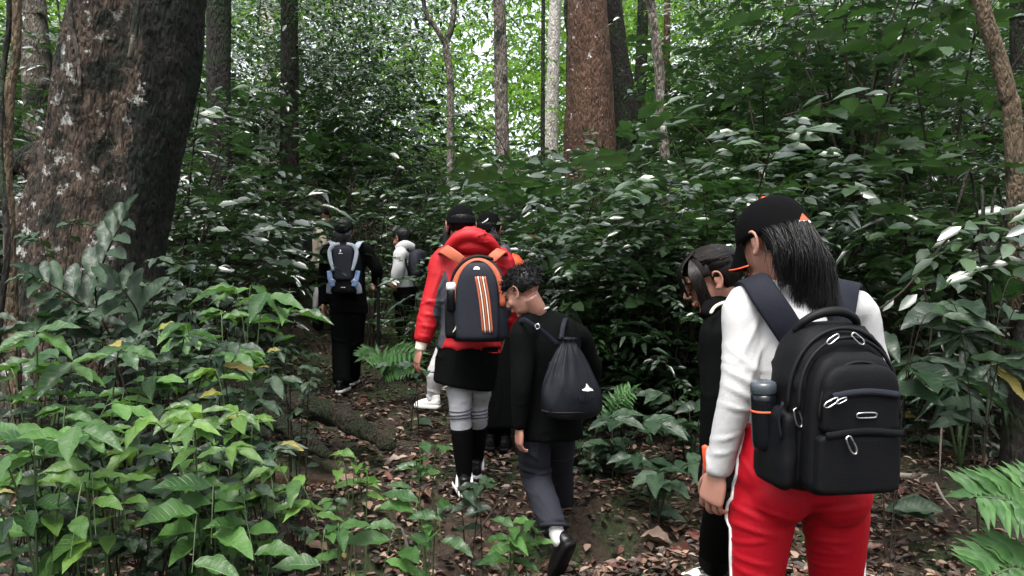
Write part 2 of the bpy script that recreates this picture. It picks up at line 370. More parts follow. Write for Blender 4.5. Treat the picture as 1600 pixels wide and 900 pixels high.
def strands(lines, r0, r1=None, sides=3):
    """many thin tapering strands in one mesh"""
    P = np.array([[np.asarray(q) for q in L] for L in lines]); n, m, _ = P.shape
    T = np.empty_like(P); T[:, 1:-1] = P[:, 2:] - P[:, :-2]; T[:, 0] = P[:, 1] - P[:, 0]; T[:, -1] = P[:, -1] - P[:, -2]
    ref = np.where(np.abs(T[..., 0:1]) < .8 * np.linalg.norm(T, axis=2, keepdims=True), np.array((1.0, 0, 0)), np.array((0, 1.0, 0)))
    S = np.cross(T, ref); S /= np.linalg.norm(S, axis=2, keepdims=True) + 1e-12; U = np.cross(T, S); U /= np.linalg.norm(U, axis=2, keepdims=True) + 1e-12
    e_ = r1 if r1 is not None else r0 * .3; rad = (r0 + (e_ - r0) * np.linspace(0, 1, m) ** 1.5)[None, :, None]
    V = np.stack([P + rad * (S * math.cos(2 * math.pi * k / sides) + U * math.sin(2 * math.pi * k / sides)) for k in range(sides)], 2).reshape(-1, 3)
    idx = np.arange(n * m * sides).reshape(n, m, sides); nx_ = np.roll(idx, -1, 2)
    return V, np.stack([idx[:, :-1], nx_[:, :-1], nx_[:, 1:], idx[:, 1:]], -1).reshape(-1, 4)
# ------------------------------------------------------------------ the ground
def ground_material():
    m, nt, b = base_mat('forest_floor')
    tc = nd(nt, 'ShaderNodeTexCoord')
    n1 = nd(nt, 'ShaderNodeTexNoise', Scale=2.2, Detail=8, Roughness=.6); nt.links.new(tc.outputs['Object'], n1.inputs['Vector'])
    n2 = nd(nt, 'ShaderNodeTexNoise', Scale=38, Detail=6, Roughness=.7); nt.links.new(tc.outputs['Object'], n2.inputs['Vector'])
    soil = nd(nt, 'ShaderNodeValToRGB'); soil.color_ramp.elements[0].position = .3; soil.color_ramp.elements[1].position = .75
    soil.color_ramp.elements[0].color = (.014, .010, .007, 1); soil.color_ramp.elements[1].color = (.075, .048, .032, 1); nt.links.new(n2.outputs[0], soil.inputs[0])
    moss = nd(nt, 'ShaderNodeValToRGB'); moss.color_ramp.elements[0].position = .35; moss.color_ramp.elements[1].position = .7
    moss.color_ramp.elements[0].color = (.010, .017, .006, 1); moss.color_ramp.elements[1].color = (.045, .060, .018, 1); nt.links.new(n2.outputs[0], moss.inputs[0])
    r = nd(nt, 'ShaderNodeMapRange'); r.inputs['From Min'].default_value = .47; r.inputs['From Max'].default_value = .56; nt.links.new(n1.outputs[0], r.inputs['Value'])
    mx = nd(nt, 'ShaderNodeMix', data_type='RGBA'); nt.links.new(r.outputs[0], mx.inputs[0]); nt.links.new(soil.outputs[0], mx.inputs[6]); nt.links.new(moss.outputs[0], mx.inputs[7])
    nt.links.new(mx.outputs[2], b.inputs['Base Color']); b.inputs['Roughness'].default_value = .88; b.inputs['Specular IOR Level'].default_value = .3
    bp = nd(nt, 'ShaderNodeBump', Strength=1, Distance=.04); nt.links.new(n2.outputs[0], bp.inputs['Height']); nt.links.new(bp.outputs[0], b.inputs['Normal'])
    return m
ground_material()
def axis(segs):
    out = []
    for a, b_, n in segs: out += list(np.linspace(a, b_, n, endpoint=False))
    return np.array(out + [segs[-1][1]])
gx = axis([(-150, -20, 14), (-20, -5, 30), (-5, 5, 200), (5, 20, 30), (20, 150, 14)])
gy = axis([(-60, -5, 14), (-5, 2, 20), (2, 9, 150), (9, 30, 50), (30, 160, 16)])
X, Y = np.meshgrid(gx, gy)
Z = ground_np(X, Y)
near = (np.abs(X) < 6) & (Y > 1) & (Y < 10)
for j in range(X.shape[0]):
    for i in range(X.shape[1]):
        if near[j, i]:
            p = Vector((X[j, i], Y[j, i], 0)); Z[j, i] += noise.noise(p * 7) * .016 + noise.noise(p * 17) * .008 - .004
nx, ny = len(gx), len(gy)
idx = np.arange(nx * ny).reshape(ny, nx)
quads = np.stack([idx[:-1, :-1], idx[:-1, 1:], idx[1:, 1:], idx[1:, :-1]], -1).reshape(-1, 4)
g = link('ground', mesh_np('ground', np.stack([X, Y, Z], -1).reshape(-1, 3), quads, True, MATS['forest_floor']))
tag(g, 'brown and mossy forest floor climbing along the trail', 'ground', kind='structure')

# muddy water in the hollow beside the log
m, nt, b = base_mat('muddy_water'); b.inputs['Base Color'].default_value = (.030, .019, .011, 1); b.inputs['Roughness'].default_value = .12
bump(nt, b, 14, .12, .01)
wx = np.linspace(-2.2, -.85, 40); wy = np.linspace(4.2, 4.95, 26); WX, WY = np.meshgrid(wx, wy)
i2 = np.arange(40 * 26).reshape(26, 40); wq = np.stack([i2[:-1, :-1], i2[:-1, 1:], i2[1:, 1:], i2[1:, :-1]], -1).reshape(-1, 4)
wv = np.stack([WX, WY, np.full_like(WX, ground(-1.55, 4.55) + .028)], -1).reshape(-1, 3)
o = link('water', mesh_np('water', wv, wq, True, MATS['muddy_water'])); tag(o, 'shallow brown muddy water in the hollow below the mossy log', 'water', kind='structure')

# ------------------------------------------------------------------ leaf engine
def leaf_template(rows, cols, prof, fold=.18, droop=.25, wave=.0):
    """blade in unit space: u across (-1..1 scaled by width/2), v along 0..1, z normal. prof(v)->half width 0..1"""
    V = []; UV = []; idx = {}
    for j in range(rows + 1):
        v = j / rows; w = prof(v)
        if j in (0, rows):
            idx[(j, None)] = len(V); V.append((0, v, -droop * v * v)); UV.append((0, v)); continue
        for k in range(cols + 1):
            u = -1 + 2 * k / cols
            idx[(j, k)] = len(V)
            z = abs(u) * w * fold - droop * v * v + wave * math.sin(v * 17 + (1.5 if u > 0 else 0)) * abs(u) * w
            V.append((u * w, v, z)); UV.append((u, v))
    Fc = []
    for j in range(rows):
        for k in range(cols):
            a = idx.get((j, k), idx.get((j, None))); b_ = idx.get((j, k + 1), idx.get((j, None))); c = idx.get((j + 1, k + 1), idx.get((j + 1, None))); d = idx.get((j + 1, k), idx.get((j + 1, None)))
            q = []
            for i in (a, b_, c, d):
                if i not in q: q.append(i)
            Fc.append(tuple(q))
    T = []
    for q in Fc:
        T.append(q[:3])
        if len(q) == 4: T.append((q[0], q[2], q[3]))
    return np.array(V), np.array(T), np.array(UV)
p_ell = lambda v: max(0.0, math.sin(math.pi * v ** .85)) ** .85 * (1 - .25 * smooth(.75, 1, v))
p_lan = lambda v: max(0.0, math.sin(math.pi * v ** .7)) ** 1.1
p_obo = lambda v: max(0.0, math.sin(math.pi * v ** 1.15)) ** .7
p_lob = lambda v: max(0.0, math.sin(math.pi * v ** .8)) ** .8 * (.72 + .28 * math.cos(v * 25))
NEAR = {}
for nm, pf in (('ell', p_ell), ('lan', p_lan), ('obo', p_obo)):
    for q, (fo, dr, wa) in enumerate(((.12, .05, .03), (.08, .18, .04), (.18, .11, .05))):
        NEAR[nm, q] = leaf_template(10, 2, pf, fo, dr, wa)
MID = leaf_template(3, 2, p_ell, .10, .08)
MIDL = leaf_template(3, 2, p_lan, .12, .12)
LOB = leaf_template(9, 2, p_lob, .10, .12)
FAR = leaf_template(2, 2, p_ell, .25, .25)

def leaves_mesh(L, tmpl):
    """L: dict of arrays base(n,3) dir(n,3) nrm(n,3) len(n) wid(n) rnd(n) -> V,T,rnd"""
    tv, tt, tu = tmpl; n = len(L['len'])
    d = L['dir']; s = np.cross(d, L['nrm']); s /= np.linalg.norm(s, axis=1)[:, None] + 1e-9; u = np.cross(s, d)
    ln, wd = L['len'][:, None, None], L['wid'][:, None, None] / 2
    V = L['base'][:, None, :] + tv[None, :, 0, None] * wd * s[:, None, :] + tv[None, :, 1, None] * ln * d[:, None, :] + tv[None, :, 2, None] * ln * u[:, None, :] * .8
    T = tt[None] + (np.arange(n) * len(tv))[:, None, None]
    return V.reshape(-1, 3), T.reshape(-1, 3), np.repeat(L['rnd'], len(tv))
def cat(Ls): return {k: np.concatenate([l[k] for l in Ls]) for k in Ls[0]}
def unit(a): return a / (np.linalg.norm(a, axis=1)[:, None] + 1e-9)
def spray(p, t, length, nleaf, ll, lw, rng, droop=.35, ang=55, flat=.17, start=.15, tilt=.58):
    """a twig from p along t: leaves alternate left and right in a nearly flat spray"""
    t = nrmz(t); s = np.cross(t, (0, 0, 1.0)); s = nrmz(s) if np.linalg.norm(s) > .1 else np.array((1.0, 0, 0))
    k = np.linspace(start, 1, nleaf); base = p[None] + t[None] * (k * length)[:, None]; base[:, 2] -= droop * length * k * k
    tt = np.repeat(t[None], nleaf, 0); tt[:, 2] -= droop * 1.6 * k; tt = unit(tt)
    sg = np.where(np.arange(nleaf) % 2 == 0, 1.0, -1.0); sg[-1] = 0
    a = np.radians(ang + rng.normal(0, 10, nleaf))
    a[-1] = .1
    d = tt * np.cos(a)[:, None] + s[None] * (np.sin(a) * np.where(sg == 0, 1, sg))[:, None] + rng.normal(0, .12, (nleaf, 3)); d[:, 2] -= .12
    d = unit(d)
    nr = np.array((0, -tilt, 1.0))[None] + rng.normal(0, flat + .10, (nleaf, 3)); nr = unit(nr - d * np.sum(nr * d, 1)[:, None])
    sz = (.65 + .5 * rng.random(nleaf)) * (1 - .25 * (1 - np.sin(np.pi * np.clip(k, .1, .9))))
    return {'base': base, 'dir': d, 'nrm': nr, 'len': ll * sz, 'wid': lw * sz, 'rnd': rng.random(nleaf)}
def shrub_arrays(seed, height, spread, nstem, nspray, ll, lw, nleaf=9, twig=.5, droop=.22, up=.28, low=.15, ang=55):
    """stems rising and arching outwards, leafy twigs along them. returns leaf arrays, stem parts"""
    rng = np.random.default_rng(seed); Ls = []; stems = []
    for i in range(nstem):
        a = 2 * math.pi * (i + rng.random() * .8) / nstem; h = height * (.65 + .4 * rng.random()); o = np.array((math.cos(a), math.sin(a), 0)) * spread * (.45 + .6 * rng.random())
        P = [np.array((0, 0, -.15)) + o * .05, o * .25 + np.array((0, 0, h * .4)), o * .65 + np.array((0, 0, h * .8)), o * 1.0 + np.array((0, 0, h))]
        C = catmull(P, 4); r = .004 + .0035 * height
        stems.append(tube(P, [r, r * .8, r * .55, r * .25], sides=5, n=3, cap=False))
        for j in range(nspray):
            k = low + (1 - low) * ((j + rng.random()) / nspray); q = C[min(len(C) - 1, int(k * (len(C) - 1)))]
            b_ = a + rng.normal(0, 1.1); t = np.array((math.cos(b_), math.sin(b_), up + rng.normal(0, .25)))
            L = twig * (.6 + .6 * rng.random()); Ls.append(spray(q, t, L, nleaf, ll, lw, rng, droop, ang))
            e = q + nrmz(t) * L * .95; e[2] -= droop * L * .9; mm = q + nrmz(t) * L * .5; mm[2] -= droop * L * .25
            stems.append(tube([q, mm, e], [r * .3, r * .22, r * .1], sides=3, n=1, cap=False))
    return cat(Ls), join(stems)

# kinds of shrub: (arrays, template, material)
KIND = {}
def add_kind(key, tmpl, mat, **kw):
    KIND[key] = (shrub_arrays(**kw), tmpl, mat)
for v in range(3):
    add_kind(('glossy', v), MID, 'shrub_dark', seed=10 + v, height=1.5 + .2 * v, spread=.75, nstem=6, nspray=11, ll=.13, lw=.055, nleaf=10, twig=.55)
    add_kind(('fine', v), MID, 'shrub_mid', seed=20 + v, height=1.7 + .2 * v, spread=.8, nstem=7, nspray=14, ll=.085, lw=.036, nleaf=12, twig=.5)
    add_kind(('lance', v), MIDL, 'shrub_dark', seed=30 + v, height=1.4, spread=.8, nstem=6, nspray=7, ll=.20, lw=.048, nleaf=8, twig=.5, droop=.45, ang=42)
for v in range(2):
    add_kind(('broad', v), MID, 'shrub_mid', seed=40 + v, height=1.9, spread=.9, nstem=5, nspray=8, ll=.21, lw=.105, nleaf=7, twig=.6)
    add_kind(('lobed', v), LOB, 'shrub_light', seed=50 + v, height=2.4, spread=1.0, nstem=5, nspray=7, ll=.27, lw=.17, nleaf=6, twig=.65)
    add_kind(('light', v), MID, 'shrub_light', seed=60 + v, height=1.6, spread=.8, nstem=6, nspray=9, ll=.11, lw=.05, nleaf=10, twig=.5)
KMESH = {}
for key, ((L, st), tm, mat) in KIND.items():
    V, T, R = leaves_mesh(L, tm)
    KMESH[key] = (V, T, R, mesh_np('foliage', V, T, True, MATS[mat], rnd=R), mesh_np('stem', st[0], st[1], True, MATS['brown_stem']), mat)

def shrub(kind, x, y, label, s=1.0, rz=None, dz=0.0, group=None, name=None):
    V, T, R, fm, sm, mat = KMESH[kind]
    e = empty(name or {'glossy': 'glossy_leaved_shrub', 'fine': 'small_leaved_shrub', 'lance': 'lance_leaved_shrub', 'broad': 'broad_leaved_shrub', 'lobed': 'lobed_leaved_shrub', 'light': 'pale_green_shrub'}[kind[0]], (x, y, ground(x, y) + dz), label, 'shrub', group)
    e.rotation_euler.z = random.uniform(0, 6.28) if rz is None else rz; e.scale = (s, s, s * random.uniform(.9, 1.1))
    link('foliage', fm, e); link('stem', sm, e)
    return e

# ------------------------------------------------------------------ trees
bark_mat('bark_big', (.010, .0085, .0075), (.130, .092, .068), (.42, .42, .39), .568, (.012, .014, .009), .53, 1.9)
bark_mat('bark_moss_shade', (.0045, .0055, .0045), (.024, .022, .017), (.09, .09, .08), .67, (.006, .010, .005), .5, 1.5)  # moss and the flank's shade together, put into one dark bark colour
bark_mat('bark_brown', (.040, .022, .014), (.115, .064, .042), (.45, .45, .43), .63, None, .5, 1.2)
bark_mat('bark_dark', (.007, .0065, .0055), (.034, .029, .024), (.16, .16, .15), .66, (.020, .030, .014), .55, 1.5)
bark_mat('bark_pale', (.07, .058, .046), (.22, .19, .16), (.42, .41, .38), .58, (.018, .022, .014), .53, 1.6)
bark_mat('bark_white', (.42, .38, .34), (.68, .64, .58), (.75, .73, .70), .60, None, .5, 1.6)
bark_mat('bark_sapling', (.085, .060, .038), (.190, .140, .092), (.36, .33, .28), .66, (.030, .036, .018), .66, 2.2)
def trunk_mesh(pts, radii, mat, sides=20, seg=.12, rough=.06, seed=0):
    L = sum(np.linalg.norm(np.asarray(pts[i + 1]) - np.asarray(pts[i])) for i in range(len(pts) - 1))
    V, Fc = tube(pts, radii, sides=sides, n=max(3, int(L / seg / (len(pts) - 1))), cap=True)
    c = V.mean(0); off = Vector((seed * 3.3, seed, seed * 1.7))
    # axis position for each ring to push outward
    m = len(V) // sides
    for i in range(m):
        ring = V[i * sides:(i + 1) * sides]; ax = ring.mean(0)
        for k in range(sides):
            d = ring[k] - ax; p = Vector((d[0] / max(radii) * 2.0, d[1] / max(radii) * 2.0, ax[2] * .9)) + off
            V[i * sides + k] = ax + d * (1 + rough * 1.8 * noise.noise(p) + rough * noise.noise(p * 3.1))
    return V, Fc
def crown_arrays(seed, c, r, n, ll, lw):
    """leafy boughs spread unevenly through the crown"""
    rng = np.random.default_rng(seed); Ls = []; boughs = []
    ncl = max(5, n // 60)
    for i in range(ncl):
        q = rng.normal(0, .5, 3) * np.array(r); q = np.asarray(c) + q
        for j in range(max(3, n // ncl // 8)):
            p = q + rng.normal(0, .28, 3) * np.array((1.2, 1.2, .6)) * r[0] * .5
            a = rng.random() * 6.28; Ls.append(spray(p, (math.cos(a), math.sin(a), rng.normal(.1, .3)), .6, 8, ll, lw, rng, .35))
    return cat(Ls)
def tree(name, label, pts, radii, mat, crown=None, sides=18, rough=.05, leaf='far_leaf', forks=(), seed=1, group=None, extra=()):
    """pts are points in the place; the base is sunk into the ground"""
    b0 = Vector(pts[0]); gz = ground(b0.x, b0.y); base = Vector((b0.x, b0.y, gz))
    e = empty(name, base, label, 'tree', group)
    ps = [Vector((b0.x, b0.y, gz - .2))] + [Vector(p) for p in pts[1:]]
    V, Fc = trunk_mesh([np.array(p) for p in ps], radii, mat, sides, .12 if radii[0] > .05 else .2, rough, seed)
    link('trunk', mesh_np('trunk', wl(base, V), Fc, True, MATS[mat]), e)
    for fp, fr in forks:
        V, Fc = trunk_mesh([np.array(p) for p in fp], fr, mat, 8, .2, rough, seed + 2)
        link('branch', mesh_np('branch', wl(base, V), Fc, True, MATS[mat]), e)
    if crown:
        c, r, n, ll = crown
        L = crown_arrays(seed + 50, c, r, n, ll, ll * .45); V, T, R = leaves_mesh(L, MID)
        top = np.array(ps[-1]); br = []
        rng = np.random.default_rng(seed)
        for i in range(6):
            q = np.asarray(c) + rng.normal(0, .5, 3) * np.array(r); br.append(tube([top - np.array((0, 0, .3)), (top + q) / 2 + np.array((0, 0, .3)), q], [max(.012, radii[-1] * .5), max(.009, radii[-1] * .3), .006], sides=6, n=4, cap=False))
        BV, BF = join(br); link('limbs', mesh_np('limbs', wl(base, BV), BF, True, MATS[mat]), e)
        link('crown', mesh_np('crown', wl(base, V), T, True, MATS[leaf], rnd=R), e)
    return e
def col(px0, py0, px1, py1, d, top=None, bend=0, n=4):
    """points of a trunk from a low photo point to a high one, going on upwards out of the frame"""
    a, b_ = at(px0, py0, d), at(px1, py1, d); out = []
    g0 = a + (a - b_) * ((a.z - ground(a.x, d)) / max(.3, (b_.z - a.z)))
    out.append(Vector((g0.x * .5 + a.x * .5, d, 0)))
    for i in range(n + 1):
        t = i / n; p = a.lerp(b_, t); p.x += bend * math.sin(t * 6.0) ; out.append(p)
    if top: out.append(b_ + (b_ - a).normalized() * (top - b_.z) / max(.5, (b_ - a).normalized().z))
    return out

# the great leaning tree on the left: two fused stems, spreading root flare
def big_tree():
    d = 4.6; base = at(175, 560, d); base.z = ground(base.x, d)
    e = empty('buttressed_tree', base, 'massive leaning tree with peeling brown bark and white lichen behind the left bushes', 'tree')
    A = lambda px, py, dd=d: np.array(at(px, py, dd))
    k = d / F
    parts = [tube([A(135, 640), A(140, 480), A(150, 360), A(160, 250), A(172, 120), A(185, 0), A(200, -160), A(225, -420)], [(120 * k, .42), (96 * k, .38), (88 * k, .36), (80 * k, .33), (72 * k, .32), (68 * k, .30), (62 * k, .28), (50 * k, .22)], sides=28, n=6),
             tube([A(215, 620, d - .05), A(212, 420, d - .05), A(222, 300, d - .02), A(240, 170), A(255, 60), A(268, -60), A(290, -230), A(330, -480)], [(52 * k, .3), (30 * k, .28), (40 * k, .27), (56 * k, .27), (58 * k, .27), (56 * k, .26), (50 * k, .24), (40 * k, .18)], sides=22, n=6),
             tube([A(40, 640, d - .1), A(55, 430, d - .08), A(82, 290, d - .06), A(110, 170, d - .05), A(118, 60, d)], [(52 * k, .2), (48 * k, .18), (36 * k, .16), (26 * k, .13), (14 * k, .08)], sides=14, n=6),
             tube([A(-10, 310, d + .1), A(20, 255, d), A(60, 250, d - .04), A(110, 215, d)], [(10 * k, .06), (16 * k, .08), (28 * k, .12), (20 * k, .1)], sides=12, n=5),
             tube([A(165, 640, d - .35), A(160, 470, d - .3), A(155, 330, d - .22), A(160, 200, d - .12)], [(40 * k, .16), (26 * k, .13), (20 * k, .1), (10 * k, .06)], sides=12, n=5)]
    V, Fc, N = remesh(parts, .016, 5)
    off = Vector((4, 2, 1))
    for i in range(len(V)):
        p = Vector(V[i]); q = Vector((p.x * 7, p.y * 7, p.z * 1.6)) + off
        h = noise.noise(q) * .028 + (abs(noise.noise(Vector((p.x * 22, p.y * 22, p.z * 6))))) * -.022 + noise.noise(p * 40) * .006
        V[i] += N[i] * h
    # right flank: dark moss, with its shade also put into the bark colour
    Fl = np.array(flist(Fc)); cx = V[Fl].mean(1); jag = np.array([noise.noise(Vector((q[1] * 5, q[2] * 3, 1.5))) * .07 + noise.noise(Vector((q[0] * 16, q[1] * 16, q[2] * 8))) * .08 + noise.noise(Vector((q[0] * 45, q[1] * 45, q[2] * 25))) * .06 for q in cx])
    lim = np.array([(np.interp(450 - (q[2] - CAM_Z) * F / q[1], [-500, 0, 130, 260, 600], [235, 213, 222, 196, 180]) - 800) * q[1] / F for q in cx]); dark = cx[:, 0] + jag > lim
    link('mossy_shaded_flank', mesh_np('mossy_shaded_flank', wl(base, V), Fl[dark], True, MATS['bark_moss_shade']), e)
    link('trunk', mesh_np('trunk', wl(base, V), Fl[~dark], True, MATS['bark_big']), e)
    # thin roots and vines pressed against the bark
    for nm, L, r in (('aerial_root', [A(108, -30, d - .3), A(112, 40, d - .33), A(122, 90, d - .34), A(126, 150, d - .34)], .014), ('aerial_root', [A(214, -30, d - .34), A(212, 40, d - .36), A(204, 90, d - .38)], .020)):
        V, Fc = trunk_mesh(L, [r, r * .95, r * .85, r * .5][:len(L)], 'bark_pale', 8, .06, .08, 3); link(nm, mesh_np(nm, wl(base, V), Fc, True, MATS['bark_pale']), e)
    # pale patches of lichen that stand on the bark
    rng = np.random.default_rng(5); pk = []
    cr = crown_arrays(71, at(260, -700, d), (2.4, 1.6, .9), 1500, .16, .07); V, T, R = leaves_mesh(cr, MID)
    link('crown', mesh_np('crown', wl(base, V), T, True, MATS['shrub_mid'], rnd=R), e)
    return e
big_tree()
tree('slender_tree', 'reddish brown trunk just right of the massive leaning tree', col(342, 210, 342, -10, 9, 8), [.16, .15, .14, .14, .14, .14, .1], 'bark_dark', (at(390, -90, 9), (1.3, 1.4, .6), 800, .11), seed=2, leaf='shrub_mid')
tree('slender_tree', 'dark trunk above the pale spray of leaves, over the hiker with grey backpack', col(452, 150, 452, -10, 10, 8), [.13, .12, .12, .115, .115, .11, .08], 'bark_dark', (at(560, 20, 10), (1.3, 1.4, .7), 1500, .11), seed=3, leaf='shrub_mid')
tree('crooked_tree', 'thin crooked pale tree with two forks above the red jacket', [at(703, 200, 9), at(704, 170, 9), at(702, 110, 9), at(697, 70, 9), at(706, 40, 9), at(711, -20, 9), at(715, -260, 9)], [.05, .045, .042, .042, .036, .03, .02], 'bark_pale', (at(715, -330, 9), (1.2, 1.2, .8), 260, .11), sides=10, forks=[([at(698, 72, 9), at(682, 45, 9), at(664, 15, 9), at(655, -60, 9)], [.035, .03, .028, .02])], seed=4)
tree('mottled_tree', 'straight mossy mottled trunk between the crooked tree and the white trunk', col(787, 330, 780, -10, 8.5, 8), [.10, .095, .085, .08, .075, .07, .05], 'bark_pale', (at(700, -60, 9.5), (1.0, 1.3, .5), 600, .12), sides=14, seed=5, leaf='shrub_light')
tree('white_barked_tree', 'pale whitish trunk just left of the thick brown trunk', col(862, 190, 868, -10, 13, 10), [.13, .12, .115, .11, .11, .1, .07], 'bark_white', (at(870, -300, 13), (2, 1.8, 1.2), 260, .14), seed=6, rough=.04)
tree('thin_dark_tree', 'very thin straight dark stem left of the whitish trunk', col(848, 190, 849, -10, 11, 9), [.035, .033, .03, .03, .03, .028, .02], 'bark_dark', (at(845, -300, 11), (1.2, 1.2, .8), 260, .12), sides=8, seed=7)
tree('thin_dark_tree', 'very thin curved dark stem between the whitish and the thick brown trunk', [at(888, 120, 11), at(888, 100, 11), at(889, 60, 11), at(884, 20, 11), at(886, -40, 11), at(890, -300, 11)], [.035, .035, .033, .03, .028, .02], 'bark_dark', (at(885, -320, 11), (1.2, 1.2, .8), 260, .12), sides=8, seed=8)
tree('thick_brown_tree', 'thick reddish brown trunk flecked with white, tallest in the middle', [at(925, 420, 11), at(924, 280, 11), at(922, 200, 11), at(920, 120, 11), at(918, 40, 11), at(917, -40, 11), at(915, -400, 11)], [.55, .41, .38, .34, .31, .29, .2], 'bark_brown', (at(915, -430, 11), (2.6, 2.2, 1.4), 260, .15), sides=32, rough=.05, seed=9)
tree('dark_mossy_tree', 'dark mossy trunk leaning behind the thick brown trunk', col(975, 150, 955, -10, 12, 9), [.19, .17, .16, .155, .15, .15, .1], 'bark_dark', (at(950, -300, 12), (2, 1.8, 1.2), 260, .14), seed=10)
tree('dark_slim_tree', 'slim dark trunk right of the mossy leaning trunk', col(1000, 140, 1006, -10, 13, 9), [.12, .11, .11, .1, .1, .1, .07], 'bark_dark', (at(1010, -280, 13), (1.8, 1.6, 1), 260, .14), seed=11)
tree('winding_tree', 'thin winding pale trunk with moss, standing free right of the thick brown trunk', [at(1043, 330, 7), at(1041, 300, 7), at(1038, 230, 7), at(1030, 165, 7), at(1031, 120, 7), at(1024, 60, 7), at(1016, 0, 7), at(1010, -60, 7), at(1012, -300, 7)], [.052, .05, .047, .046, .05, .046, .042, .04, .03], 'bark_pale', (at(1012, -380, 7), (1.3, 1.2, .8), 260, .12), sides=12, seed=12)
tree('thin_brown_tree', 'thin brown trunk right of the winding pale trunk at the top', col(1041, 110, 1043, -10, 12, 9), [.065, .06, .06, .055, .055, .05, .04], 'bark_brown', (at(1120, 10, 12), (1.2, 1.4, .8), 900, .14), sides=10, seed=13, leaf='shrub_light')
tree('jointed_sapling', 'smooth brown sapling trunk leaning in the upper right corner', [at(1600, 330, 5), at(1584, 220, 5), at(1575, 150, 5), at(1560, 90, 5), at(1543, 40, 5), at(1530, -10, 5), at(1500, -140, 5), at(1470, -330, 5)], [.06, .056, .055, .052, .052, .05, .045, .03], 'bark_sapling', (at(1460, -420, 5), (1, .9, .6), 260, .12), sides=14, rough=.03, seed=14)
tree('slim_pale_tree', 'slim pale trunk top right between dark leaves', col(1186, 80, 1188, -10, 14, 10), [.06, .055, .055, .05, .05, .05, .03], 'bark_white', (at(1190, -280, 14), (1.5, 1.4, 1), 260, .15), sides=8, seed=15)
tree('dark_slim_tree', 'dark trunk against the white sky gap at the upper right', col(1378, 90, 1376, -10, 11, 9), [.09, .085, .085, .08, .08, .08, .05], 'bark_dark', (at(1290, 0, 11), (1.7, 1.5, .7), 1500, .12), sides=10, seed=16, leaf='shrub_mid')
tree('pale_tree', 'pale grey trunk in the upper left corner behind the massive tree', col(58, 120, 50, -10, 9, 8), [.17, .165, .16, .155, .15, .15, .1], 'bark_pale', (at(60, 60, 9), (1.2, 1.5, 1), 900, .12), seed=17, leaf='shrub_mid')
tree('dark_slim_tree', 'dark trunk at the right edge behind the leaning sapling', col(1598, 140, 1594, -10, 8, 7.5), [.12, .11, .11, .105, .1, .1, .07], 'bark_dark', (at(1480, -10, 8.5), (1.2, 1.3, .6), 1200, .12), sides=12, seed=18, leaf='shrub_mid')
tree('pale_far_tree', 'two-toned pale far trunk top centre-left above the bright leaves', col(420, 60, 416, -10, 16, 11), [.16, .15, .15, .14, .14, .14, .1], 'bark_white', (at(420, -200, 16), (2, 2, 1.2), 260, .16), sides=12, seed=19)
tree('mossy_stump_tree', 'mossy grey trunk foot at the right edge above the bright fern', [at(1592, 760, 4.4), at(1592, 720, 4.4), at(1593, 640, 4.4), at(1600, 560, 4.4), at(1640, 380, 4.5), at(1700, 100, 4.6), at(1730, -200, 4.7)], [.11, .10, .08, .07, .065, .06, .05], 'bark_dark', None, sides=14, seed=20)
tree('green_stem_sapling', 'slender green sapling stem rising at the right beside the fan palm', [at(1574, 690, 4.6), at(1570, 650, 4.6), at(1556, 540, 4.6), at(1543, 440, 4.6), at(1538, 380, 4.6)], [.018, .017, .016, .015, .010], 'bark_dark', (at(1545, 370, 4.6), (.45, .4, .22), 100, .17), sides=8, leaf='shrub_mid', seed=21)
# creepers at the far left edge
def creeper(label, L, r, mat='bark_pale'):
    b0 = Vector(L[0]); V, Fc = trunk_mesh([np.array(p) for p in L], r, mat, 9, .08, .10, 5)
    o = link('creeper', mesh_np('creeper', wl(b0, V), Fc, True, MATS[mat]), None, b0); tag(o, label, 'vine')
creeper('twisting woody vine at the left edge, thickest of the two', [at(26, 760, 3.9), at(24, 560, 3.9), at(16, 420, 3.9), at(14, 330, 3.9), at(10, 270, 3.9), at(14, 150, 3.9), at(24, 90, 3.9), at(26, 0, 3.9), at(20, -120, 3.9)], [.03, .03, .03, .028, .026, .026, .022, .02, .018], 'bark_sapling')
creeper('thin dark vine crossing the twisting one at the left edge', [at(-12, 640, 3.7), at(2, 480, 3.7), at(12, 380, 3.7), at(0, 240, 3.8), at(4, 120, 3.9), at(14, 30, 3.9), at(8, -100, 3.9)], [.016, .016, .015, .014, .013, .012, .01], 'bark_dark')

# mossy log across the hollow
bark_mat('bark_moss', (.009, .008, .005), (.042, .032, .020), (.08, .075, .05), .67, (.013, .018, .006), .46, 2.2)
def log():
    P = [at(350, 590, 5.3), at(420, 622, 5.1), at(500, 640, 4.9), at(560, 668, 4.7), at(612, 700, 4.55)]
    b0 = Vector((P[2].x, P[2].y, ground(P[2].x, P[2].y))); e = empty('mossy_log', b0, 'dark mossy root log sloping down to the trail beside the hollow', 'log')
    V, Fc, N = remesh([tube(P, [.085, .09, .085, .06, .03], sides=18, n=6), tube([P[1] + Vector((0, -.1, -.1)), at(470, 680, 4.75), at(520, 715, 4.6)], [.07, .06, .03], sides=12, n=6), tube([P[0], at(330, 640, 5.0), at(345, 700, 4.8)], [.12, .12, .07], sides=12, n=5)], .014, 3)
    for i in range(len(V)):
        p = Vector(V[i]); V[i] += N[i] * (noise.noise(p * 9) * .03 + noise.noise(p * 28) * .010)
    link('trunk', mesh_np('trunk', wl(b0, V), Fc, True, MATS['bark_moss']), e)
log()

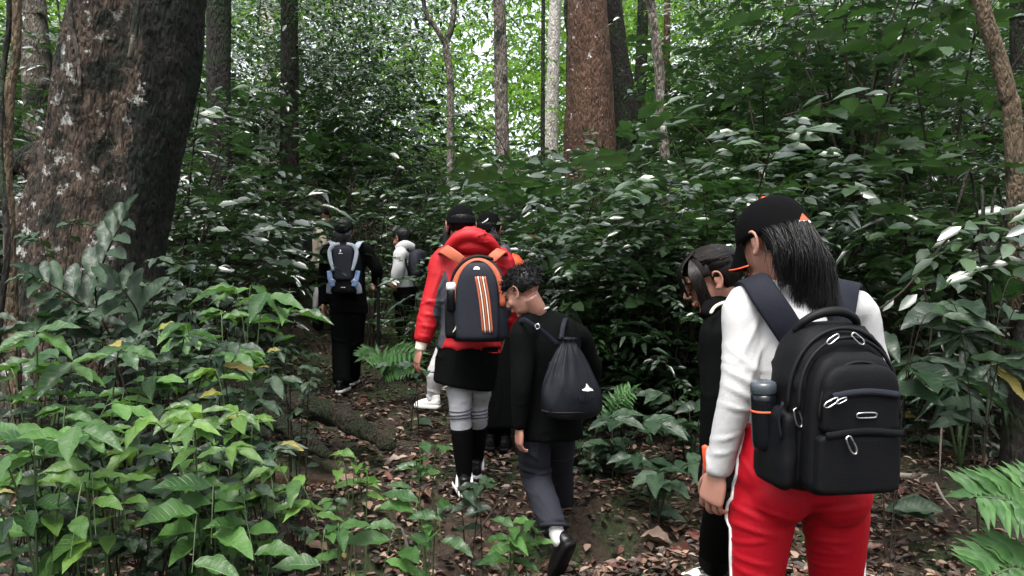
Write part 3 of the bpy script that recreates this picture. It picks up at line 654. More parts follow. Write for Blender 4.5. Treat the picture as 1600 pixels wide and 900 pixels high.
# ------------------------------------------------------------------ undergrowth mass, far wood, canopy
def xform(V, x, y, z, s, rz, sz=1.0):
    c, sn = math.cos(rz), math.sin(rz); o = np.empty_like(V)
    o[:, 0] = (V[:, 0] * c - V[:, 1] * sn) * s + x; o[:, 1] = (V[:, 0] * sn + V[:, 1] * c) * s + y; o[:, 2] = V[:, 2] * s * sz + z
    return o
def trail_x(y): return np.interp(y, [0, 3.6, 5, 6.8, 8, 10], [.35, -.1, -.75, -1.35, -1.2, -2.4])
def mass(name, label, cat_, placements):
    """placements: (kind, x, y, z, s, rz, sz) -> one joined object per leaf colour is not wanted: one mesh with several materials"""
    Vs, Ts, Rs, Ms, o = [], [], [], [], 0; mats = []
    for kind, x, y, z, s, rz, sz in placements:
        V, T, R, fm, sm, mat = KMESH[kind]
        if mat not in mats: mats.append(mat)
        Vs.append(xform(V, x, y, z, s, rz, sz)); Ts.append(T + o); Rs.append((R * .6 + random.random()) % 1); Ms.append(np.full(len(T), mats.index(mat), dtype=np.int32)); o += len(V)
    me = mesh_np(name, np.concatenate(Vs), np.concatenate(Ts), True, None, rnd=np.concatenate(Rs))
    for m_ in mats: me.materials.append(MATS[m_])
    me.polygons.foreach_set('material_index', np.concatenate(Ms))
    ob = link(name, me); tag(ob, label, cat_, kind='stuff'); return ob
rng = np.random.default_rng(11)
PL = []
def blocked(x, y, r=.5):
    if y < 10 and abs(x - trail_x(y)) < (.75 if y < 8 else .45) + r * .6: return True
    if y < 5.2: return True
    px = 800 + x * F / y; w_ = r * .9 * F / y
    if y < 9.6 and 470 - w_ < px < 600 + w_: return True        # keep the hikers up the trail in view
    if y < 7.7 and 600 - w_ < px < 700 + w_ * .6: return True
    if x < -1.2 and y < 6.2 and x > -3.6: return True       # room for the log and the great tree
    return False
def top_limit(x, y):
    px = 800 + x * F / y; lim = np.interp(px, [0, 240, 300, 400, 430, 620, 650, 1050, 1090, 1600], [20, 40, 110, 140, 40, 40, 205, 205, 40, 0]); return CAM_Z + (450 - lim) * y / F
def fit(x, y, z, s, sz):
    room = (top_limit(x, y) - z) / 1.95; return min(s, room / sz)
kinds = [('glossy', 0), ('glossy', 1), ('glossy', 2), ('fine', 0), ('fine', 1), ('fine', 2), ('lance', 0), ('lance', 1), ('lance', 2), ('broad', 0), ('broad', 1), ('light', 0), ('light', 1)]
n = 0
while n < 190:
    y = 5.3 + 12 * rng.random() ** 1.3; x = (rng.random() * 2 - 1) * (y * .78 + .8)
    if blocked(x, y): continue
    far = smooth(7, 14, y)
    k = kinds[rng.integers(0, 13 if y > 9 else 11)]
    sz = .9 + .4 * rng.random(); s = fit(x, y, ground(x, y), (.75 + .5 * rng.random()) * (1 + far * .5), sz); n += 1
    if s > .3: PL.append((k, x, y, ground(x, y), s, rng.random() * 6.28, sz))
# thick second storey behind: taller growth closing the view up the slope
for i in range(120):
    y = 8.5 + 9 * rng.random(); x = (rng.random() * 2 - 1) * (y * .8 + 1)
    if abs(x - trail_x(y)) < .9 and y < 9.5: continue
    if y < 10.2 and 430 < 800 + x * F / y < 680: continue
    k = kinds[rng.integers(0, 13)]
    z = ground(x, y) + .9 + 1.8 * rng.random(); sz = .9 + .4 * rng.random(); s = fit(x, y, z, 1.0 + .6 * rng.random(), sz)
    if s > .5: PL.append((k, x, y, z, s, rng.random() * 6.28, sz))
mass('undergrowth', 'dense dark green undergrowth covering the slope behind the hikers', 'undergrowth', PL)

# far bright wood beyond, letting the sky through
def leaf_mass(name, label, cat_, Ls, mat, tm=FAR, kind='stuff'):
    V, T, R = leaves_mesh(cat(Ls), tm); ob = link(name, mesh_np(name, V, T, True, MATS[mat], rnd=R)); tag(ob, label, cat_, kind=kind); return ob
Ls = []
for i in range(520):
    y = 17 + 16 * rng.random(); x = (rng.random() * 2 - 1) * (y * .8 + 2); g0 = ground(x, y)
    z = g0 + .5 + rng.random() * (3.0 + .46 * y - g0)
    q = np.array((x, y, z)); R0 = 1.1 + rng.random() * 1.0
    for j in range(22):
        p = q + rng.normal(0, .5, 3) * np.array((1.2, 1.2, .7)) * R0; a = rng.random() * 6.28
        Ls.append(spray(p, (math.cos(a), math.sin(a), rng.normal(.05, .3)), 1.0, 8, .30, .14, rng, .4))
for i in range(170):                       # thinner young growth nearer, before the bright wood
    y = 12.5 + 5 * rng.random(); x = (rng.random() * 2 - 1) * (y * .78 + 1); g0 = ground(x, y); px = 800 + x * F / y
    q = np.array((x, y, g0 + .5 + rng.random() * (2.2 + .42 * y - g0))); R0 = .8 + rng.random() * .7
    for j in range(13):
        p = q + rng.normal(0, .5, 3) * np.array((1.2, 1.2, .6)) * R0; a = rng.random() * 6.28
        Ls.append(spray(p, (math.cos(a), math.sin(a), rng.normal(.05, .3)), .7, 8, .17, .075, rng, .3))
Lk = []
for i in range(440):                       # dark saplings left and right of the bright opening
    y = 9.8 + 4.5 * rng.random(); px = rng.uniform(225, 650) if rng.random() < .5 else rng.uniform(1065, 1640); py = rng.uniform(-60, 230); c_ = at(px, py, y)
    if c_.z < ground(c_.x, y): continue
    for j in range(9):
        p = np.array(c_) + rng.normal(0, .30, 3) * np.array((1.3, 1.3, .6)); a = rng.random() * 6.28
        Lk.append(spray(p, (math.cos(a), math.sin(a), rng.normal(.05, .3)), .55, 9, .115, .05, rng, .3))
leaf_mass('sapling_thicket', 'dark small-leaved sapling thicket on both sides of the bright opening', 'thicket', Lk, 'shrub_mid', MID)
leaf_mass('far_woodland', 'bright yellow-green woodland far behind with white sky between leaves', 'woodland', Ls, 'far_leaf')
# unseen woods around and a gappy high canopy, both added to block sky light
Ls = []
for i in range(64):
    a = math.radians(rng.uniform(50, 310)); r = rng.uniform(7, 13); x, y = math.sin(a) * r, math.cos(a) * r
    if y > 3 and abs(x) < y * .95 + 2: continue
    q = np.array((x, y, ground(x, y) + rng.random() * 10)); 
    for j in range(16):
        p = q + rng.normal(0, .9, 3); b_ = rng.random() * 6.28
        Ls.append(spray(p, (math.cos(b_), math.sin(b_), rng.normal(0, .3)), 1.2, 7, .36, .18, rng, .4))
leaf_mass('unseen_woodland', 'unseen green woodland around and behind the trail, added to block low light', 'woodland', Ls, 'shrub_mid')
Ls = []
for i in range(12):
    x, y = rng.uniform(-11, 11), rng.uniform(-8, 14)
    q = np.array((x, y, 10 + ground(x, max(y, 0)) + rng.random() * 4))
    for j in range(18):
        p = q + rng.normal(0, .75, 3) * np.array((1, 1, .5)); b_ = rng.random() * 6.28
        Ls.append(spray(p, (math.cos(b_), math.sin(b_), rng.normal(0, .3)), 1.1, 7, .34, .17, rng, .35))
leaf_mass('canopy', 'unseen high leaf canopy with gaps, added to shade the trail', 'canopy', Ls, 'far_leaf')

# ------------------------------------------------------------------ shrubs one can point at
def sh(kind, v, px, d, s, label, dz=0):
    x = (px - 800) * d / F; return shrub((kind, v), x, d, label, s, dz=dz)
sh('glossy', 0, 905, 5.6, .95, 'glossy dark shrub between the boy with drawstring bag and the thick brown trunk')
sh('lance', 0, 985, 6.1, 1.15, 'shrub with long drooping leaves below the thick brown trunk')
sh('glossy', 1, 1060, 5.4, .9, 'glossy dark shrub just left of the girl with the ponytail')
sh('fine', 0, 1010, 6.8, 1.25, 'small-leaved shrub at the foot of the winding pale trunk')
sh('broad', 0, 1130, 5.9, 1.15, 'broad-leaved shrub right behind the girl with the ponytail')
sh('lance', 1, 1235, 6.0, 1.2, 'shrub with narrow leaves rising behind the black cap')
sh('lobed', 0, 1340, 6.6, 1.1, 'tall shrub with large jagged leaves in the upper right', .8)
sh('lobed', 1, 1470, 6.2, 1.05, 'jagged-leaved shrub left of the leaning brown sapling', .5)
sh('broad', 1, 1430, 5.4, .95, 'broad-leaved shrub over the white sleeve to the right')
sh('glossy', 2, 1330, 7.2, 1.5, 'glossy tall shrub filling the upper right behind the jagged leaves', .6)
sh('broad', 0, 1560, 5.3, 1.05, 'broad-leaved shrub at the right edge above the fan palm')
sh('glossy', 0, 1200, 7.6, 1.5, 'glossy shrub high behind the winding pale trunk to the right', .5)
sh('lance', 2, 1495, 5.1, .8, 'narrow-leaved shrub just above the bare soil on the right')
sh('fine', 1, 1400, 5.8, 1.0, 'small-leaved shrub above the bare bank right of the black backpack')
sh('fine', 2, 960, 5.35, .62, 'low small-leaved shrub right of the boy\'s drawstring bag')
sh('glossy', 2, 1050, 5.2, .6, 'low glossy shrub between the clump and the girl\'s head')
sh('fine', 0, 1120, 5.3, .95, 'small-leaved shrub directly above the girl\'s head')
sh('light', 1, 860, 6.0, .8, 'pale green shrub just above the boy\'s hair')
sh('broad', 1, 1000, 5.5, .8, 'broad-leaved shrub above the upright fern frond')
sh('light', 0, 1090, 5.25, .7, 'pale green shrub at the girl\'s shoulder')
sh('glossy', 1, 880, 7.4, 1.3, 'glossy shrub at the base of the mottled trunk')
sh('fine', 2, 770, 8.6, 1.3, 'small-leaved shrub above the black cap with the white mark')
sh('light', 0, 660, 8.0, .95, 'pale green shrub behind the hiker with the white jacket')
sh('fine', 0, 580, 8.9, 1.2, 'small-leaved shrub between the grey backpack and the white jacket')
sh('glossy', 2, 645, 7.3, .42, 'low glossy shrub hiding the legs of the hiker in the white jacket')
sh('fine', 1, 350, 7.2, .9, 'small-leaved shrub left of the hiker with the grey backpack')
sh('light', 1, 640, 7.2, .42, 'low pale shrub beside the black walking pole')
sh('glossy', 0, 310, 6.2, .8, 'glossy shrub between the massive tree and the black-clad hiker')
sh('broad', 1, 270, 6.0, .95, 'broad-leaved shrub right of the massive leaning tree')
sh('fine', 2, 280, 7.4, 1.4, 'small-leaved shrub high beside the massive leaning tree')
sh('lance', 0, 370, 8.2, 1.35, 'narrow-leaved shrub under the dark trunk in the upper left')
sh('glossy', 1, 540, 9.8, 1.4, 'glossy shrub closing the trail above the farthest hiker')
sh('light', 0, 60, 6.2, 1.1, 'pale shrub behind the vines at the left edge')

# ------------------------------------------------------------------ near plants: each leaf its own part
NEARM = {}
def near_leaf(nm, q, mat):
    k = (nm, q, mat)
    if k not in NEARM:
        tv, tt, tu = NEAR[nm, q]; NEARM[k] = mesh_np('leaf', tv * np.array((.5, 1, 1)), tt, True, MATS[mat], uv=tu)
    return NEARM[k]
def put_leaf(root, rl, p, d, nr, ln, wd, nm, mat, name='leaf', r=random):
    d = nrmz(d); s = nrmz(np.cross(d, nr)); u = np.cross(s, d)
    o = bpy.data.objects.new(name, near_leaf(nm, r.randrange(3), mat)); COL.objects.link(o); o.parent = root
    M = Matrix(((s[0] * wd, d[0] * ln, u[0] * ln, p[0] - rl[0]), (s[1] * wd, d[1] * ln, u[1] * ln, p[1] - rl[1]), (s[2] * wd, d[2] * ln, u[2] * ln, p[2] - rl[2]), (0, 0, 0, 1)))
    o.matrix_basis = M
    return o
def leafy_plant(name, label, base, tips, mat, nm='ell', ll=.14, ratio=.42, nleaf=9, whorl=True, r=None, stemr=.004, first=.14, cat_='plant', group=None, bendz=.0, face=.35):
    """stems from the base to each tip; leaves along the upper part, a fan of leaves at the tip"""
    r = r or random; bl = Vector((base[0], base[1], ground(base[0], base[1])))
    e = empty(name, bl, label, cat_, group); st = []
    for tip in tips:
        tip = np.array(tip); b0 = np.array(bl) + np.array((r.uniform(-.05, .05), r.uniform(-.05, .05), -.03))
        out = tip - b0; m1 = b0 + out * np.array((.25, .25, .62)) ; m2 = b0 + out * np.array((.62, .62, .98 + bendz))
        P = [b0, m1, m2, tip]; C = catmull(P, 8); st.append(tube(P, [stemr, stemr * .85, stemr * .6, stemr * .35], sides=6, n=5, cap=False))
        for j in range(nleaf):
            k = first + (1 - first) * j / (nleaf - 1); i = min(len(C) - 2, int(k * (len(C) - 1))); p = C[i]; t = nrmz(C[i + 1] - C[i])
            side = nrmz(np.cross(t, (0, 0, 1)) + 1e-4); ang = math.radians(r.uniform(42, 75)) * (1 if j % 2 else -1)
            if j == nleaf - 1: ang = r.uniform(-.2, .2)
            hor = nrmz(np.array((t[0], t[1], 0)) + 1e-4)
            if abs(t[2]) > .75:
                a = j * 2.4 + r.uniform(-.5, .5); d = np.array((math.cos(a), math.sin(a), r.uniform(-.25, .25)))
            else:
                d = t * math.cos(ang) + side * math.sin(ang) + np.array((0, 0, r.uniform(-.45, .02)))
            nr = np.array((r.uniform(-.25, .25), r.uniform(-.3, .15) - face, 1.0))
            s = ll * r.uniform(.72, 1.12) * (.8 if j < 2 else 1)
            put_leaf(e, bl, p, d, nr, s, s * ratio * r.uniform(.85, 1.15), nm, mat, r=r)
    V, Fc = join(st); link('stem', mesh_np('stem', wl(bl, V), Fc, True, MATS['green_stem' if mat in ('leaf_fresh', 'leaf_bright') else 'brown_stem']), e)
    return e
R1 = random.Random(3)
def bush(label, px, py, d, spread, nst, mat, ll=.14, nm='ell', ratio=.42, nleaf=9, drop=.10, name='leafy_plant', face=.35):
    if px < 500 and ll < .2: ll *= .80; nleaf += 5
    """a plant whose leafy tops gather round the photo point"""
    c = at(px, py, d); tips = []
    for i in range(nst):
        a = 2 * math.pi * (i + R1.random() * .6) / nst
        tips.append((c.x + math.cos(a) * spread * R1.uniform(.4, 1), c.y + math.sin(a) * spread * R1.uniform(.3, .8), c.z + R1.uniform(-drop, drop)))
    bx = c.x + R1.uniform(-.1, .1)
    return leafy_plant(name, label, (bx, d + .05), tips, mat, nm, ll, ratio, nleaf, r=R1, face=face)
# left-hand bushes, back row to front row
bush('dark plant with grey-sheened leaves in front of the massive trunk, right side', 265, 470, 3.9, .36, 4, 'leaf_grey', .17, 'ell', .38)
bush('grey-green plant under the big pinnate leaf at the massive trunk', 160, 505, 3.5, .34, 4, 'leaf_grey', .17, 'obo', .42)
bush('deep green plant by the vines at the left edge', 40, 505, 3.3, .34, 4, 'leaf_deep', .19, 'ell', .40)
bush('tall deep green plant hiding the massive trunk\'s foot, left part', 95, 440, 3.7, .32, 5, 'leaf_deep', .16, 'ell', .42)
bush('tall grey-green plant hiding the massive trunk\'s foot, right part', 235, 430, 3.85, .30, 5, 'leaf_grey', .15, 'ell', .42)
bush('tall deep green plant right of the massive trunk', 320, 465, 3.8, .28, 5, 'leaf_deep', .14, 'ell', .44)
bush('light-leaved small plant high against the massive trunk', 80, 350, 3.9, .22, 3, 'leaf_grey', .14, 'ell', .45, 6)
bush('tall plant with upright pointed leaves left of the black-clad hiker', 410, 480, 3.6, .22, 4, 'leaf_bright', .21, 'lan', .34, 7)
bush('tall mid green plant behind the left bushes', 330, 520, 3.3, .28, 5, 'leaf_bright', .17, 'ell', .42)
bush('deep green plant in the middle of the left bushes', 250, 560, 3.0, .36, 5, 'leaf_deep', .15, 'ell', .44)
bush('plant with long ribbed bright leaves at the left edge', 30, 560, 2.5, .26, 4, 'leaf_bright', .19, 'ell', .36, 7)
bush('dense mid green plant left of centre of the left bushes', 140, 585, 2.8, .34, 5, 'leaf_bright', .14, 'ell', .44)
bush('grey-leaved plant at the right side of the left bushes', 385, 590, 3.1, .22, 5, 'leaf_grey', .16, 'ell', .40)
bush('bright plant leaning towards the mossy log', 345, 620, 2.8, .26, 5, 'leaf_fresh', .15, 'ell', .38)
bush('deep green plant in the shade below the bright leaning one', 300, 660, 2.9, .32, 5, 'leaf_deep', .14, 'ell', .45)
bush('bright drooping plant with pointed leaves in front of the left bushes', 270, 690, 2.4, .25, 5, 'leaf_fresh', .15, 'lan', .36)
bush('mid green plant with rounded leaves at the left, lower half', 90, 670, 2.3, .26, 5, 'leaf_bright', .13, 'obo', .5)
bush('large ribbed leaves low at the left edge', 20, 700, 2.0, .22, 4, 'leaf_bright', .18, 'ell', .4, 7)
bush('deep green plant low between the left bushes', 190, 720, 2.5, .28, 5, 'leaf_deep', .13, 'ell', .46)
bush('grey-green plant hanging over the muddy water', 395, 690, 2.9, .20, 4, 'leaf_grey', .15, 'lan', .36, 8)
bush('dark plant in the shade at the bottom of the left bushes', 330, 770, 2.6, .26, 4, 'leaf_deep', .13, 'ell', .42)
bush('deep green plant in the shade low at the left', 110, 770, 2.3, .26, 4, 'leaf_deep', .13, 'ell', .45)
bush('small-leaved dark plant among the left bushes under the pinnate leaves', 215, 535, 3.2, .30, 6, 'leaf_deep', .085, 'ell', .45, 11)
bush('small-leaved plant below the upright pointed leaves', 455, 575, 3.5, .16, 5, 'leaf_deep', .085, 'obo', .5, 10)
bush('fine-leaved dark plant at the left edge above the ribbed leaves', 60, 625, 2.6, .26, 6, 'leaf_deep', .08, 'ell', .45, 11)
bush('low dark plant at the bottom edge, far left', 40, 815, 2.2, .22, 5, 'leaf_deep', .11, 'ell', .45, 8)
bush('low dark plant at the bottom edge between the two bright low plants', 235, 825, 2.35, .2, 5, 'leaf_deep', .11, 'obo', .48, 8)
bush('low dark plant behind the pale broad-leaved low plant', 420, 800, 2.8, .2, 4, 'leaf_deep', .11, 'ell', .45, 8)
bush('low deep green plant in the shade of the bright drooping plant', 320, 730, 2.45, .2, 5, 'leaf_deep', .10, 'ell', .46, 9)
bush('small pale plant on the trail edge below the muddy hollow', 500, 770, 3.2, .14, 3, 'leaf_bright', .09, 'ell', .45, 7)
# low sprays along the bottom edge: arching stems
def arch(label, pts_list, base, mat, ll, nm='ell', ratio=.4, nleaf=8, name='low_plant', first=.25, face=.3):
    return leafy_plant(name, label, base, pts_list, mat, nm, ll, ratio, nleaf, r=R1, first=first, bendz=.25, stemr=.0035, face=face)
def g2(px, d): return ((px - 800) * d / F, d)
arch('bright low plant with five-fingered sprays in the bottom left corner', [at(60, 850, 2.1), at(150, 838, 2.0), at(200, 835, 2.1), at(110, 870, 1.9)], g2(130, 2.15), 'leaf_fresh', .13, 'ell', .42, 7)
arch('pale broad-leaved low plant at the bottom left of the trail', [at(270, 860, 2.3), at(330, 850, 2.2), at(390, 842, 2.3), at(400, 880, 2.2), at(300, 895, 2.1)], g2(350, 2.4), 'leaf_bright', .17, 'ell', .44, 6)
arch('long arching spray reaching over the trail from the left', [at(500, 815, 2.6), at(470, 800, 2.6), at(430, 810, 2.5)], g2(380, 2.7), 'leaf_fresh', .13, 'lan', .40, 9)
arch('two upright bright leaves on the trail before the red jacket hiker', [at(520, 770, 3.1), at(560, 765, 3.1), at(575, 785, 3.05)], g2(556, 3.1), 'leaf_fresh', .15, 'lan', .34, 4, first=.55)
arch('mid green low plant in the bottom middle of the trail', [at(640, 845, 2.6), at(600, 885, 2.5), at(690, 855, 2.55)], g2(660, 2.65), 'leaf_bright', .15, 'ell', .42, 6)
arch('small upright plant with bright top leaves in front of the black sneakers', [at(662, 740, 3.3), at(690, 745, 3.3), at(640, 770, 3.2)], g2(662, 3.3), 'leaf_bright', .13, 'ell', .40, 5, first=.4)
arch('broad drooping leaves just left of the boy\'s raised shoe', [at(810, 865, 2.9), at(840, 855, 2.9), at(795, 885, 2.8)], g2(815, 3.0), 'leaf_bright', .16, 'ell', .38, 5, first=.5)
arch('low bright plant at the bottom edge left of the middle plant', [at(530, 880, 2.4), at(500, 893, 2.35)], g2(540, 2.5), 'leaf_bright', .14, 'ell', .38, 5)
arch('small low plant at the feet of the red jacket hiker', [at(745, 790, 3.3), at(710, 800, 3.3), at(770, 800, 3.2)], g2(740, 3.3), 'leaf_deep', .13, 'ell', .42, 5)
# clump right of the boy
bush('broad-leaved plant clump between the boy and the girl, upper part', 985, 670, 4.3, .34, 5, 'leaf_grey', .19, 'ell', .44, 8)
bush('lower leaves of the clump left of the girl\'s dark trousers', 1040, 740, 3.9, .28, 5, 'leaf_grey', .19, 'ell', .40, 7)
bush('dark plant right of the boy\'s bag near the fern', 930, 690, 4.5, .26, 4, 'leaf_deep', .15, 'ell', .42, 8)
bush('deep green plant beside the girl\'s black jacket sleeve', 1070, 640, 4.5, .30, 5, 'leaf_deep', .17, 'ell', .42, 8)
bush('low dark plant between the boy\'s bag and the clump', 960, 620, 4.9, .3, 5, 'leaf_deep', .15, 'lan', .36, 8)
bush('small plant behind the boy\'s knees', 905, 735, 4.4, .16, 3, 'leaf_deep', .11, 'ell', .42, 6)
bush('small dark plant beside the walking pole and the red sleeve', 640, 590, 5.2, .16, 3, 'leaf_grey', .14, 'obo', .5, 5)
bush('leafy plant on the path edge left of the black-clad hiker\'s shoes', 450, 560, 5.6, .3, 4, 'leaf_deep', .14, 'ell', .42, 8)
# big-leaved plants on the right
bush('large-leaved plant right of the white sleeve', 1430, 500, 3.6, .3, 3, 'leaf_deep', .30, 'ell', .42, 6, face=.6)
bush('large ribbed leaves at the right edge above the fan palm', 1560, 450, 3.6, .32, 3, 'leaf_deep', .30, 'ell', .40, 6, face=.6)
bush('dark broad leaves low behind the black backpack on the right', 1440, 590, 4.8, .34, 5, 'leaf_deep', .20, 'ell', .42, 7)
bush('bright leaf tuft above the winding trunk\'s foot', 1075, 310, 6.0, .18, 3, 'leaf_fresh', .15, 'ell', .5, 5)

# pinnate leaf plant in front of the massive trunk
def pinnate(name, label, base, fronds, mat, npair, ll, ratio, nm='obo', lname='leaflet', stem='brown_stem', droop=0):
    bl = Vector((base[0], base[1], ground(base[0], base[1]))); e = empty(name, bl, label, 'plant')
    for P in fronds:
        P = [np.array(p) for p in P]; C = catmull(P, 10); V, Fc = tube(P, [.006] + [.0045] * (len(P) - 2) + [.002], sides=6, n=6)
        fr = link('frond', mesh_np('frond', wl(bl, V), Fc, True, MATS[stem]), e)
        for j in range(npair):
            k = .30 + .68 * j / (npair - 1); i = min(len(C) - 2, int(k * (len(C) - 1))); t = nrmz(C[i + 1] - C[i]); p = C[i]
            nr = np.array((R1.uniform(-.1, .1), -.75, .8)); side = nrmz(np.cross(t, nr))
            sz = ll * (.55 + .6 * math.sin(math.pi * (.15 + .75 * k))) * R1.uniform(.92, 1.05)
            for sg in (-1, 1):
                d = t * .45 + side * sg * .9 + np.array((0, 0, -droop)); o = put_leaf(fr, bl, p, d, nr, sz, sz * ratio, nm, mat, lname, R1)
        put_leaf(fr, bl, C[-1], nrmz(C[-1] - C[-3]), np.array((0, -.7, .8)), ll * .8, ll * .8 * ratio, nm, mat, lname, R1)
    return e
pinnate('pinnate_leaved_plant', 'plant with large feather-shaped grey-green leaves before the massive trunk', g2(190, 3.6), [[at(190, 640, 3.65), at(150, 470, 3.55), at(165, 400, 3.45), at(192, 345, 3.4)], [at(195, 640, 3.65), at(170, 520, 3.5), at(120, 470, 3.4), at(70, 440, 3.3)], [at(195, 640, 3.65), at(215, 540, 3.5), at(215, 490, 3.4), at(190, 450, 3.3)]], 'leaf_grey', 6, .19, .36)
# ferns
def fern(label, base, fronds, npair=18, ll=.12, mat='fern_leaf', ratio=.26):
    return pinnate('fern', label, base, fronds, mat, npair, ll, ratio, 'lan', 'pinna', 'green_stem')
fern('bright fern fronds in the lower right corner', g2(1640, 2.3), [[at(1650, 960, 2.3), at(1640, 860, 2.2), at(1590, 790, 2.05), at(1520, 775, 1.95)], [at(1660, 990, 2.3), at(1650, 930, 2.15), at(1590, 890, 1.95), at(1540, 905, 1.85)], [at(1670, 960, 2.3), at(1680, 860, 2.3), at(1640, 780, 2.3), at(1590, 765, 2.3)]], 16, .13)
fern('single upright fern frond between the boy\'s bag and the clump', g2(962, 4.7), [[at(955, 690, 4.7), at(958, 660, 4.65), at(968, 630, 4.6), at(985, 612, 4.55)]], 12, .11)
fern('dark green fern beside the walking pole', g2(600, 6.2), [[at(600, 600, 6.2), at(600, 575, 6.15), at(615, 555, 6.0), at(650, 552, 5.9)], [at(600, 600, 6.2), at(605, 580, 6.1), at(625, 570, 6.0), at(650, 575, 5.9)], [at(600, 600, 6.2), at(597, 570, 6.2), at(585, 556, 6.1), at(570, 560, 6.0)]], 11, .16)
# fan palm on the right
def fan_palm(label, base, hubs, mat='leaf_deep'):
    bl = Vector((base[0], base[1], ground(base[0], base[1]))); e = empty('fan_palm', bl, label, 'plant')
    for h, n_, ln, a0, a1 in hubs:
        h = np.array(h); V, Fc = tube([np.array(bl), (np.array(bl) + h) / 2 + np.array((0, 0, .15)), h], [.009, .007, .005], sides=6, n=6)
        st = link('stalk', mesh_np('stalk', wl(bl, V), Fc, True, MATS['green_stem']), e)
        for i in range(n_):
            a = math.radians(a0 + (a1 - a0) * i / (n_ - 1)); d = np.array((math.cos(a), -.35 + R1.uniform(-.1, .1), math.sin(a)))
            put_leaf(st, bl, h, d, np.array((R1.uniform(-.15, .15), -.8, .6)), ln * R1.uniform(.85, 1.1), ln * .17, 'lan', mat, 'leaflet', R1)
fan_palm('fan palm with long narrow fingers hanging on the right', g2(1500, 4.6), [(at(1490, 590, 4.2), 9, .34, -160, -15), (at(1440, 560, 4.4), 8, .32, -170, -10), (at(1545, 570, 4.3), 8, .36, -150, 20), (at(1500, 520, 4.6), 8, .34, -190, 10)])
# ------------------------------------------------------------------ dead leaves, twigs
for nm, c in (('dead_tan', (.20, .122, .080)), ('dead_brown', (.085, .045, .028)), ('dead_red', (.115, .038, .027)), ('dead_pale', (.30, .21, .155)), ('dead_dark', (.040, .026, .018))):
    leaf_mat(nm, [x * .75 for x in c], [min(1, x * 1.2) for x in c], [x * .7 for x in c], .08, .55, veins=True)
DEAD = {}
for q, (fo, dr, wa, pf) in enumerate(((.22, -.12, .10, p_ell), (.35, .15, .14, p_ell), (.2, -.3, .16, p_lan), (.45, .06, .10, p_obo))):
    tv, tt, tu = leaf_template(6, 4, pf, fo, dr, wa)
    for m_ in ('dead_tan', 'dead_brown', 'dead_red', 'dead_pale', 'dead_dark'):
        DEAD[q, m_] = mesh_np('fallen_leaf', tv * np.array((.5, 1, 1)), tt, True, MATS[m_], uv=tu)
RL = random.Random(21)
WORD = {'dead_tan': 'tan', 'dead_brown': 'brown', 'dead_red': 'reddish', 'dead_pale': 'pale', 'dead_dark': 'dark brown'}
def fallen(x, y, ln, m_, lab, a=None):
    z = ground(x, y) + .012 + RL.random() * .02; o = bpy.data.objects.new('fallen_leaf', DEAD[RL.randrange(4), m_]); COL.objects.link(o)
    o.location = (x, y, z); o.rotation_euler = (RL.gauss(.05, .14), RL.gauss(0, .18), RL.uniform(0, 6.28) if a is None else a); o.scale = (ln * RL.uniform(.42, .6), ln, ln * RL.uniform(.4, .8))
    tag(o, lab, 'fallen leaf', 'dead leaves lying on the trail')
    return o
# large ones one can point at
for px, py, d, ln, m_, lab in ((562, 758, 4.25, .19, 'dead_tan', 'large tan dead leaf beside the two upright bright leaves'), (610, 765, 4.2, .17, 'dead_tan', 'curled tan dead leaf in the middle of the trail left of the black sneakers'), (655, 768, 4.15, .18, 'dead_tan', 'long tan dead leaf just left of the black sneakers'),
        (480, 852, 3.75, .17, 'dead_tan', 'curled pinkish dead leaf under the long arching spray'), (440, 860, 3.7, .17, 'dead_brown', 'brown folded dead leaf at the bottom left of the trail'), (635, 705, 4.7, .15, 'dead_red', 'reddish dead leaf on the moss left of the grey leggings'),
        (600, 712, 4.65, .16, 'dead_pale', 'pale dead leaf on the moss at the end of the mossy log'), (1060, 842, 3.7, .17, 'dead_red', 'reddish dead leaf on the mossy hump left of the dark trousers'), (1085, 830, 3.75, .14, 'dead_red', 'small reddish dead leaf beside the dark trousers'),
        (1540, 715, 4.6, .2, 'dead_tan', 'upright curled brown leaf on the bank at the right'), (990, 890, 3.6, .17, 'dead_pale', 'pale dead leaf at the bottom edge left of the white shoe'), (1000, 830, 3.8, .16, 'dead_tan', 'tan dead leaf on the mossy hump below the broad-leaved clump')):
    x = (px - 800) * d / F; fallen(x, d, ln, m_, lab)
# the rest one by one, sharing a description by colour and side of the trail
LANDMARKS = [(470, 640, 'beside the mossy log'), (560, 610, "by the black-clad hiker's shoes"), (620, 650, 'on the trail left of the white trainers'), (600, 720, 'at the lower end of the mossy log'), (660, 700, 'left of the black socks'), (500, 760, 'below the muddy hollow'), (600, 800, 'on the trail above the bottom middle plant'),
             (470, 870, 'at the bottom left of the trail'), (700, 780, 'just before the black sneakers'), (760, 730, 'between the black sneakers and the boy'), (760, 840, "left of the boy's raised shoe"), (680, 880, 'at the bottom middle edge'), (920, 780, "right of the boy's trousers"), (930, 880, "right of the boy's raised shoe"), (1020, 870, 'left of the white shoe at the bottom'),
             (1060, 800, 'below the broad-leaved clump'), (970, 730, 'beside the broad-leaved clump'), (1400, 700, 'under the right side of the black backpack'), (1400, 800, 'right of the red trousers'), (1400, 880, 'at the bottom edge right of the red trousers'), (1480, 720, 'on the bank below the fan palm'), (1480, 800, 'midway between red trousers and fern'), (1500, 880, 'left of the lowest bright fern frond'), (1560, 720, 'by the mossy trunk foot at the right')]
cnt = 0
